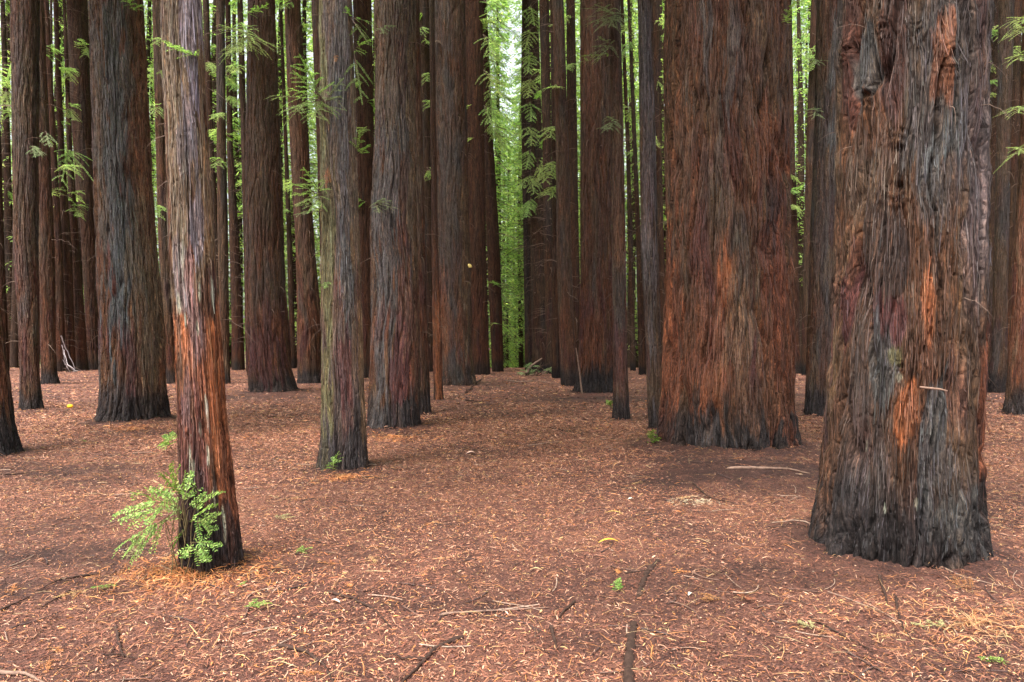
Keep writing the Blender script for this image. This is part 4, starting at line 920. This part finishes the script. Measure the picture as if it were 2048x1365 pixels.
# piles of fallen branches
def pile(origin_px, rows, label, mats, depth_shift=0.0):
    o0 = on_plane(*origin_px, 0.); o0[1] += depth_shift; o0[2] = float(gh(o0[0], o0[1])); Y0 = o0[1]
    root = thing('branch_pile', o0, label, 'branch pile')
    for k, (pix, r, mi, dy) in enumerate(rows):
        rg = np.random.default_rng(k + 500); P = np.array([at_depth(a, b, Y0 + dy * (j / (len(pix) - 1) - .5)) for j, (a, b) in enumerate(pix)]) - o0
        P[:, 2] = np.maximum(P[:, 2], r)
        t = np.linspace(0, 1, 14); tk = np.linspace(0, 1, len(P)); pp = np.stack([np.interp(t, tk, P[:, i]) for i in range(3)], -1); pp += rg.normal(size=pp.shape) * .012
        v, q = tubes(pp[None], (r * np.linspace(1, .45, 14))[None], 6); mk('branch', v, q, mats[mi], root, {'pc': np.ones((len(v), 3)) * .1})
    return root
MG = simple('weathered_branch', (.36, .31, .32), sc=15)
pile((150, 745), [([(122, 672), (133, 700), (150, 738)], .035, 0, .8), ([(124, 690), (129, 715), (134, 736)], .025, 0, .4), ([(128, 700), (134, 728), (152, 742)], .022, 0, -.5), ([(130, 728), (150, 742), (170, 741)], .03, 0, 1),
                  ([(128, 738), (150, 735), (168, 744)], .025, 1, -1), ([(132, 745), (145, 737), (160, 733)], .02, 1, .5), ([(126, 720), (140, 745), (158, 745)], .02, 0, .7), ([(136, 748), (150, 744), (172, 739)], .02, 1, .3)],
     'grey pile of fallen branches with one pole sticking up, far left between the trunks', [MG, M_STICK], 0)
rows = [([(1052, 748), (1062, 732), (1084, 717)], .07, 0, .5), ([(1058, 752), (1075, 748), (1104, 738)], .03, 0, .8)]
for k in range(14): a = rnd.randint(1050, 1085); rows.append(([(a, 755 - rnd.randint(0, 8)), (a + rnd.randint(8, 24), 750 - rnd.randint(0, 22)), (a + rnd.randint(20, 44), 752 - rnd.randint(0, 30))], rnd.uniform(.012, .03), rnd.choice([0, 1, 1]), rnd.uniform(-1, 1)))
bp_ = pile((1075, 752), rows, 'debris pile with a thick pale leaning branch, right of the central path end', [M_PALESTICK, M_STICK])
b = Bag(); o0 = np.array(bp_.location)
for k in range(16):
    A_ = np.array([rnd.uniform(-.6, .7), rnd.uniform(-.5, .5), rnd.uniform(.05, .5)]); frond(b, A_, A_ + np.array([rnd.uniform(-.5, .5), rnd.uniform(-.4, .2), rnd.uniform(-.1, .4)]), .1, 8, .3, .07, .02, .03, 900 + k)
b.build('leafy_twigs', [M_TWIG, M_PALE], bp_, False)['kind'] = 'stuff'
stick('fallen_branch', [(1012, 763), (1040, 766), (1075, 764), (1112, 770)], .035, M_PALESTICK, 'long pale fallen branch lying across the far end of the path', 'branch', .03, seed=31, group=None, forks=[(.4, .6, .8, .05), (.7, .5, -.6, .04)])
stick('fallen_branch', [(962, 760), (940, 778), (928, 790)], .03, M_STICK, 'dark fallen branch on the ground right of the tree with yellow fungus', 'branch', .02, seed=32)
stick('fallen_branch', [(930, 802), (950, 804), (968, 805)], .02, M_STICK, 'short dark branch lying level left of the path', 'branch', .02, seed=33)
stick('fallen_branch', [(1200, 882), (1225, 880), (1250, 885)], .012, M_PALESTICK, 'thin pale fallen branch on the open ground in front of the slim brown redwood', 'branch', .01, seed=34)
def leaning(key, pix, r, mat, label):
    d = T[key]; Y = d['Yc'] - d['rs'][0] * 1.1; P = np.array([at_depth(a, b, Y) for a, b in pix]); P[-1, 2] = gh(P[-1, 0], P[-1, 1]); o0 = P[-1].copy()
    t = np.linspace(0, 1, 10); pp = np.stack([np.interp(t, np.linspace(0, 1, len(P)), P[:, i]) for i in range(3)], -1) - o0
    v, q = tubes(pp[None], np.linspace(r * .4, r, 10)[None], 6); tag(mk('leaning_stick', v, q, mat, None, {'pc': np.ones((len(v), 3)) * .1}, loc=o0), label, 'stick')
leaning('g', [(1152, 696), (1158, 735), (1164, 786)], .03, M_PALESTICK, 'pale stick leaning against the left side of the wide redwood with the black ragged foot')

# sprigs, leaves and one fruit on the floor
def sprig(px, py, n, size, mat, label, seed, name='fallen_sprig', cat='sprig'):
    p = on_plane(px, py, 0.); p[2] = float(gz(p[0], p[1])) + .012; b = Bag(); r_ = random.Random(seed); a0 = r_.uniform(0, 6.28)
    for k in range(n):
        a = a0 + r_.uniform(-.8, .8); A_ = np.array([r_.uniform(-1, 1) * size * .25, r_.uniform(-1, 1) * size * .25, .004 * k]); frond(b, A_, A_ + np.array([math.cos(a) * size, math.sin(a) * size, r_.uniform(0, .03)]), .06, 5, size * .35, .016, .004, .007, seed * 9 + k, stem_r=.0015)
    return tag(b.build(name, [M_TWIG, mat], None, False, None), label, cat, 'green sprigs dropped on the floor') if False else _place(b, name, mat, p, label, cat)
def _place(b, name, mat, p, label, cat):
    o = b.build(name, [M_TWIG, mat], None, False); o.location = [float(c) for c in p]; return tag(o, label, cat, 'sprigs dropped on the floor')
sprig(485, 1238, 3, .13, M_SPROUT, 'light green sprig lying in the lower left foreground', 1)
sprig(477, 1196, 1, .06, M_SPROUT, 'tiny green sprig above the lower left green one', 2)
sprig(595, 1131, 2, .14, M_SPROUT, 'green sprig on the ground right of the slim peeling redwood', 3)
sprig(1228, 1197, 4, .10, M_SPROUT, 'yellow green sprig beside the exposed roots in the foreground', 4)
sprig(225, 1193, 2, .13, M_SPROUT, 'green sprig on the ground below the shoots of the peeling tree', 5)
sprig(168, 889, 2, .12, M_SPROUT, 'small green sprig in front of the big blue grey redwood', 6)
sprig(1625, 1278, 3, .08, M_STRAW, 'pale green sprig in the lower right foreground', 7)
sprig(1870, 1285, 3, .09, M_STRAW, 'green grey sprig at the lower right, below the huge trunk', 8)
sprig(2010, 1345, 2, .08, M_SPROUT, 'small green sprig near the bottom right corner', 9)
sprig(1500, 1215, 3, .10, M_BROWNLEAF, 'orange dead sprig in the right foreground', 10)
sprig(1440, 1220, 3, .10, M_BROWNLEAF, 'orange dead sprig left of the other orange one in the right foreground', 11)
sprig(290, 1130, 3, .16, M_STRAW, 'faded green sprig under the shoots of the peeling tree', 12)
sprig(1935, 1215, 4, .28, M_BROWNLEAF, 'long straw coloured dead spray below the huge knotty redwood', 13)
sprig(545, 1052, 3, .16, M_STRAW, 'dry pale spray on the ground right of the peeling tree', 14)
def flat_leaf(px, py, l, w, col, az, label, h=.012, name='fallen_leaf'):
    p = on_plane(px, py, 0.); p[2] = float(gz(p[0], p[1])) + h
    n = 9; t = np.linspace(0, 1, n); wd = w * np.sin(np.pi * np.clip(t, .04, .97)) ** .8; cu = .15 * l * t * (1 - t) * 4
    c = np.stack([(t - .5) * l, 0 * t, cu], -1); V = np.concatenate([c + np.stack([0 * t, -wd / 2, wd * .15], -1), c, c + np.stack([0 * t, wd / 2, wd * .15], -1)])
    R_ = np.array([[math.cos(az), -math.sin(az), 0], [math.sin(az), math.cos(az), 0], [0, 0, 1]]); V = V @ R_.T
    i = np.arange(n - 1)[:, None]; q = np.concatenate([i + np.array([[0, 1, n + 1, n]]), i + np.array([[n, n + 1, 2 * n + 1, 2 * n]])])
    o = mk(name, V, q, simple('leaf_' + label[:10], col, .5, .2, 60), None, None, loc=p); tag(o, label, 'leaf', 'single leaves on the floor')
flat_leaf(1218, 1102, .16, .03, (.62, .36, .03), .1, 'bright yellow narrow leaf on the ground right of centre')
flat_leaf(1228, 1042, .16, .018, (.55, .35, .10), -.3, 'straw yellow strip on the ground behind the bright yellow leaf')
flat_leaf(1632, 1090, .10, .05, (.60, .26, .04), .4, 'orange leaf at the left foot of the huge knotty redwood')
flat_leaf(1262, 1010, .06, .04, (.42, .40, .33), .2, 'whitish curled leaf on the ground right of centre')
flat_leaf(942, 913, .14, .08, (.52, .33, .26), .2, 'pale pink leaf on the ground in the middle distance')
flat_leaf(1072, 1155, .08, .018, (.38, .27, .14), -.1, 'small straw chip in the centre foreground')
flat_leaf(670, 1220, .07, .025, (.38, .34, .31), -.4, 'white grey chip beside the curved dark stick')
flat_leaf(1380, 1210, .05, .02, (.55, .52, .40), 1.0, 'small pale leaf in the right foreground near the roots')
# small yellow round fruit
p = on_plane(140, 817, 0); p[2] = float(gz(p[0], p[1]))
th_, ph_ = np.meshgrid(np.linspace(0, math.pi, 14), np.linspace(0, 2 * math.pi, 20, endpoint=False), indexing='ij')
rr_ = .055 * (1 + .04 * np.cos(5 * ph_)); V = np.stack([rr_ * np.sin(th_) * np.cos(ph_) * 1.3, rr_ * np.sin(th_) * np.sin(ph_), rr_ * np.cos(th_) * .85 + .045], -1).reshape(-1, 3)
ix = np.arange(280).reshape(14, 20); a_ = ix[:-1]; b_ = np.roll(a_, -1, 1); d2 = ix[1:]; c2 = np.roll(d2, -1, 1)
fr = mk('fruit', V, np.stack([a_, d2, c2, b_], -1).reshape(-1, 4), simple('yellow_fruit', (.72, .38, .02), .5, .15, 20), loc=p); tag(fr, 'small round yellow orange fruit on the ground at the left', 'fruit')
st_ = np.array([[[0, 0, .085], [.004, 0, .10], [.012, 0, .11]]]); v, q = tubes(st_, np.full((1, 3), .004), 5); mk('stalk', v, q, M_TWIG, fr)
# small yellow fungus on a trunk (part of nothing that moves with it in the picture but grown on the bark)
d = T['W']; p_, _, _ = surf(d, 937, 533, .02)
tt_ = np.linspace(0, math.pi, 12); rim = np.stack([np.cos(tt_) * .11, -np.sin(tt_) * .05 - .02, np.sin(tt_) * .12], -1); V = np.concatenate([[[0, 0, -.01]], rim, rim * .92 + np.array([0, .06, 0])])
f1 = np.array([[0, i + 1, i + 2] for i in range(11)]); f2 = np.array([[i + 1, i + 13, i + 14, i + 2] for i in range(11)])
fg = mk('bracket_fungus', V, [f2, f1], simple('fungus', (.55, .42, .14), .7, .2, 20), T['W']['root'], None, loc=(p_[0] - d['X'], p_[1] - d['Yc'], p_[2] - d['g0']))
# snapped knot stub on the huge tree
d = T['Z']; p_, _, _ = surf(d, 1845, 779, .0)
pp = np.array([[[-.05, 0, .01], [-.01, -.03, .005], [.04, -.06, 0], [.08, -.07, -.01]]]) ; v, q = tubes(pp, np.array([[.006, .008, .007, .004]]), 6)
mk('broken_twig', v + np.array([p_[0] - d['X'], p_[1] - d['Yc'], p_[2] - d['g0']]), q, M_PALESTICK, d['root'])

# ------------------------------------------------------------------ shoots at the foot of the peeling tree
def sprout(base_px, tips, label, seed, y_off=0.0, needle=.027, nw=.0078, sp=.012, sub=.34, arch=.12, tipdepth=None):
    b0 = on_plane(*base_px, .05); b0[1] += y_off; b0[2] = float(gz(b0[0], b0[1]))
    root = thing('redwood_sprout', b0, label, 'shrub')
    rg_ = random.Random(seed)
    hub = np.array([0, 0, .0]); 
    for k, (tx, ty, via) in enumerate(tips):
        Yt = b0[1] + (rg_.uniform(-.3, .15) if tipdepth is None else tipdepth[k % len(tipdepth)])
        tip = at_depth(tx, ty, Yt) - b0; st = at_depth(via[0], via[1], b0[1] - .03) - b0
        # woody stem up to the start of the leafy shoot
        t = np.linspace(0, 1, 8); hb_ = np.array([rg_.uniform(-.07, .07), rg_.uniform(-.05, .05), 0]); stem = hb_ + (st - hb_) * t[:, None]; stem[:, 0] += .015 * np.sin(t * 6 + k)
        if k % 4: stem = stem[0] + (stem - stem[0]) * np.linspace(.72, 1, 8)[:, None] * 0 + (st - hb_) * np.linspace(.72, 1, 8)[:, None]
        b = Bag(); v, q = tubes(stem[None], np.linspace(.0036, .0022, 8)[None], 5); b.add(v, q, m=0)
        frond(b, st, tip, arch, 5, np.linalg.norm(tip - st) * sub + .03, needle, nw, sp, seed * 31 + k, stem_r=.0024, up=(0, -.55, .8))
        b.build('leafy_shoot', [M_STEM, M_SPROUT], root, False)
sprout((385, 1148), [(445, 985, (395, 1010)), (437, 1030, (390, 1050)), (425, 1012, (392, 1035)), (370, 945, (365, 1020)), (385, 940, (368, 1000)), (320, 945, (360, 1000)), (300, 975, (355, 1010)),
                     (262, 985, (350, 1015)), (238, 1040, (345, 1015)), (228, 1030, (345, 1000)), (250, 1108, (340, 1030)), (262, 1118, (335, 1040)), (232, 1098, (335, 1040)), (340, 930, (360, 1000)),
                     (442, 1092, (380, 1085)), (365, 1115, (385, 1085)), (415, 1120, (385, 1095)), (400, 965, (370, 1010)), (430, 1060, (380, 1040)), (345, 1010, (365, 1040)), (330, 985, (362, 1020)), (410, 990, (372, 1020)), (350, 1090, (365, 1060))],
       'bright green redwood shoots growing at the foot of the slim peeling redwood', 3, y_off=-.12)
sprout((668, 944), [(676, 905, (668, 930)), (655, 935, (666, 938)), (668, 915, (668, 932)), (662, 925, (667, 935))], 'tiny green sprig growing against the foot of the slender grey redwood', 4, y_off=-.12, needle=.022, nw=.007, sub=.3)
sprout((345, 905), [(330, 870, (340, 890)), (318, 890, (338, 895)), (325, 885, (340, 892)), (345, 865, (344, 885))], 'faint green plant behind the bright shoots left of the peeling tree', 5, needle=.04, nw=.011, sp=.014)
sprout((1222, 818), [(1215, 802, (1220, 810)), (1224, 803, (1221, 810)), (1219, 808, (1220, 813))], 'small yellowish seedling beside the foot of the slim brown redwood', 6, needle=.06, nw=.016, sp=.02)
sprout((1302, 900), [(1298, 868, (1302, 885)), (1306, 860, (1303, 885)), (1312, 880, (1304, 890)), (1296, 885, (1301, 893))], 'mossy olive tuft between the lilac grey trunk and the very broad one', 7, needle=.03, nw=.01, sp=.012)
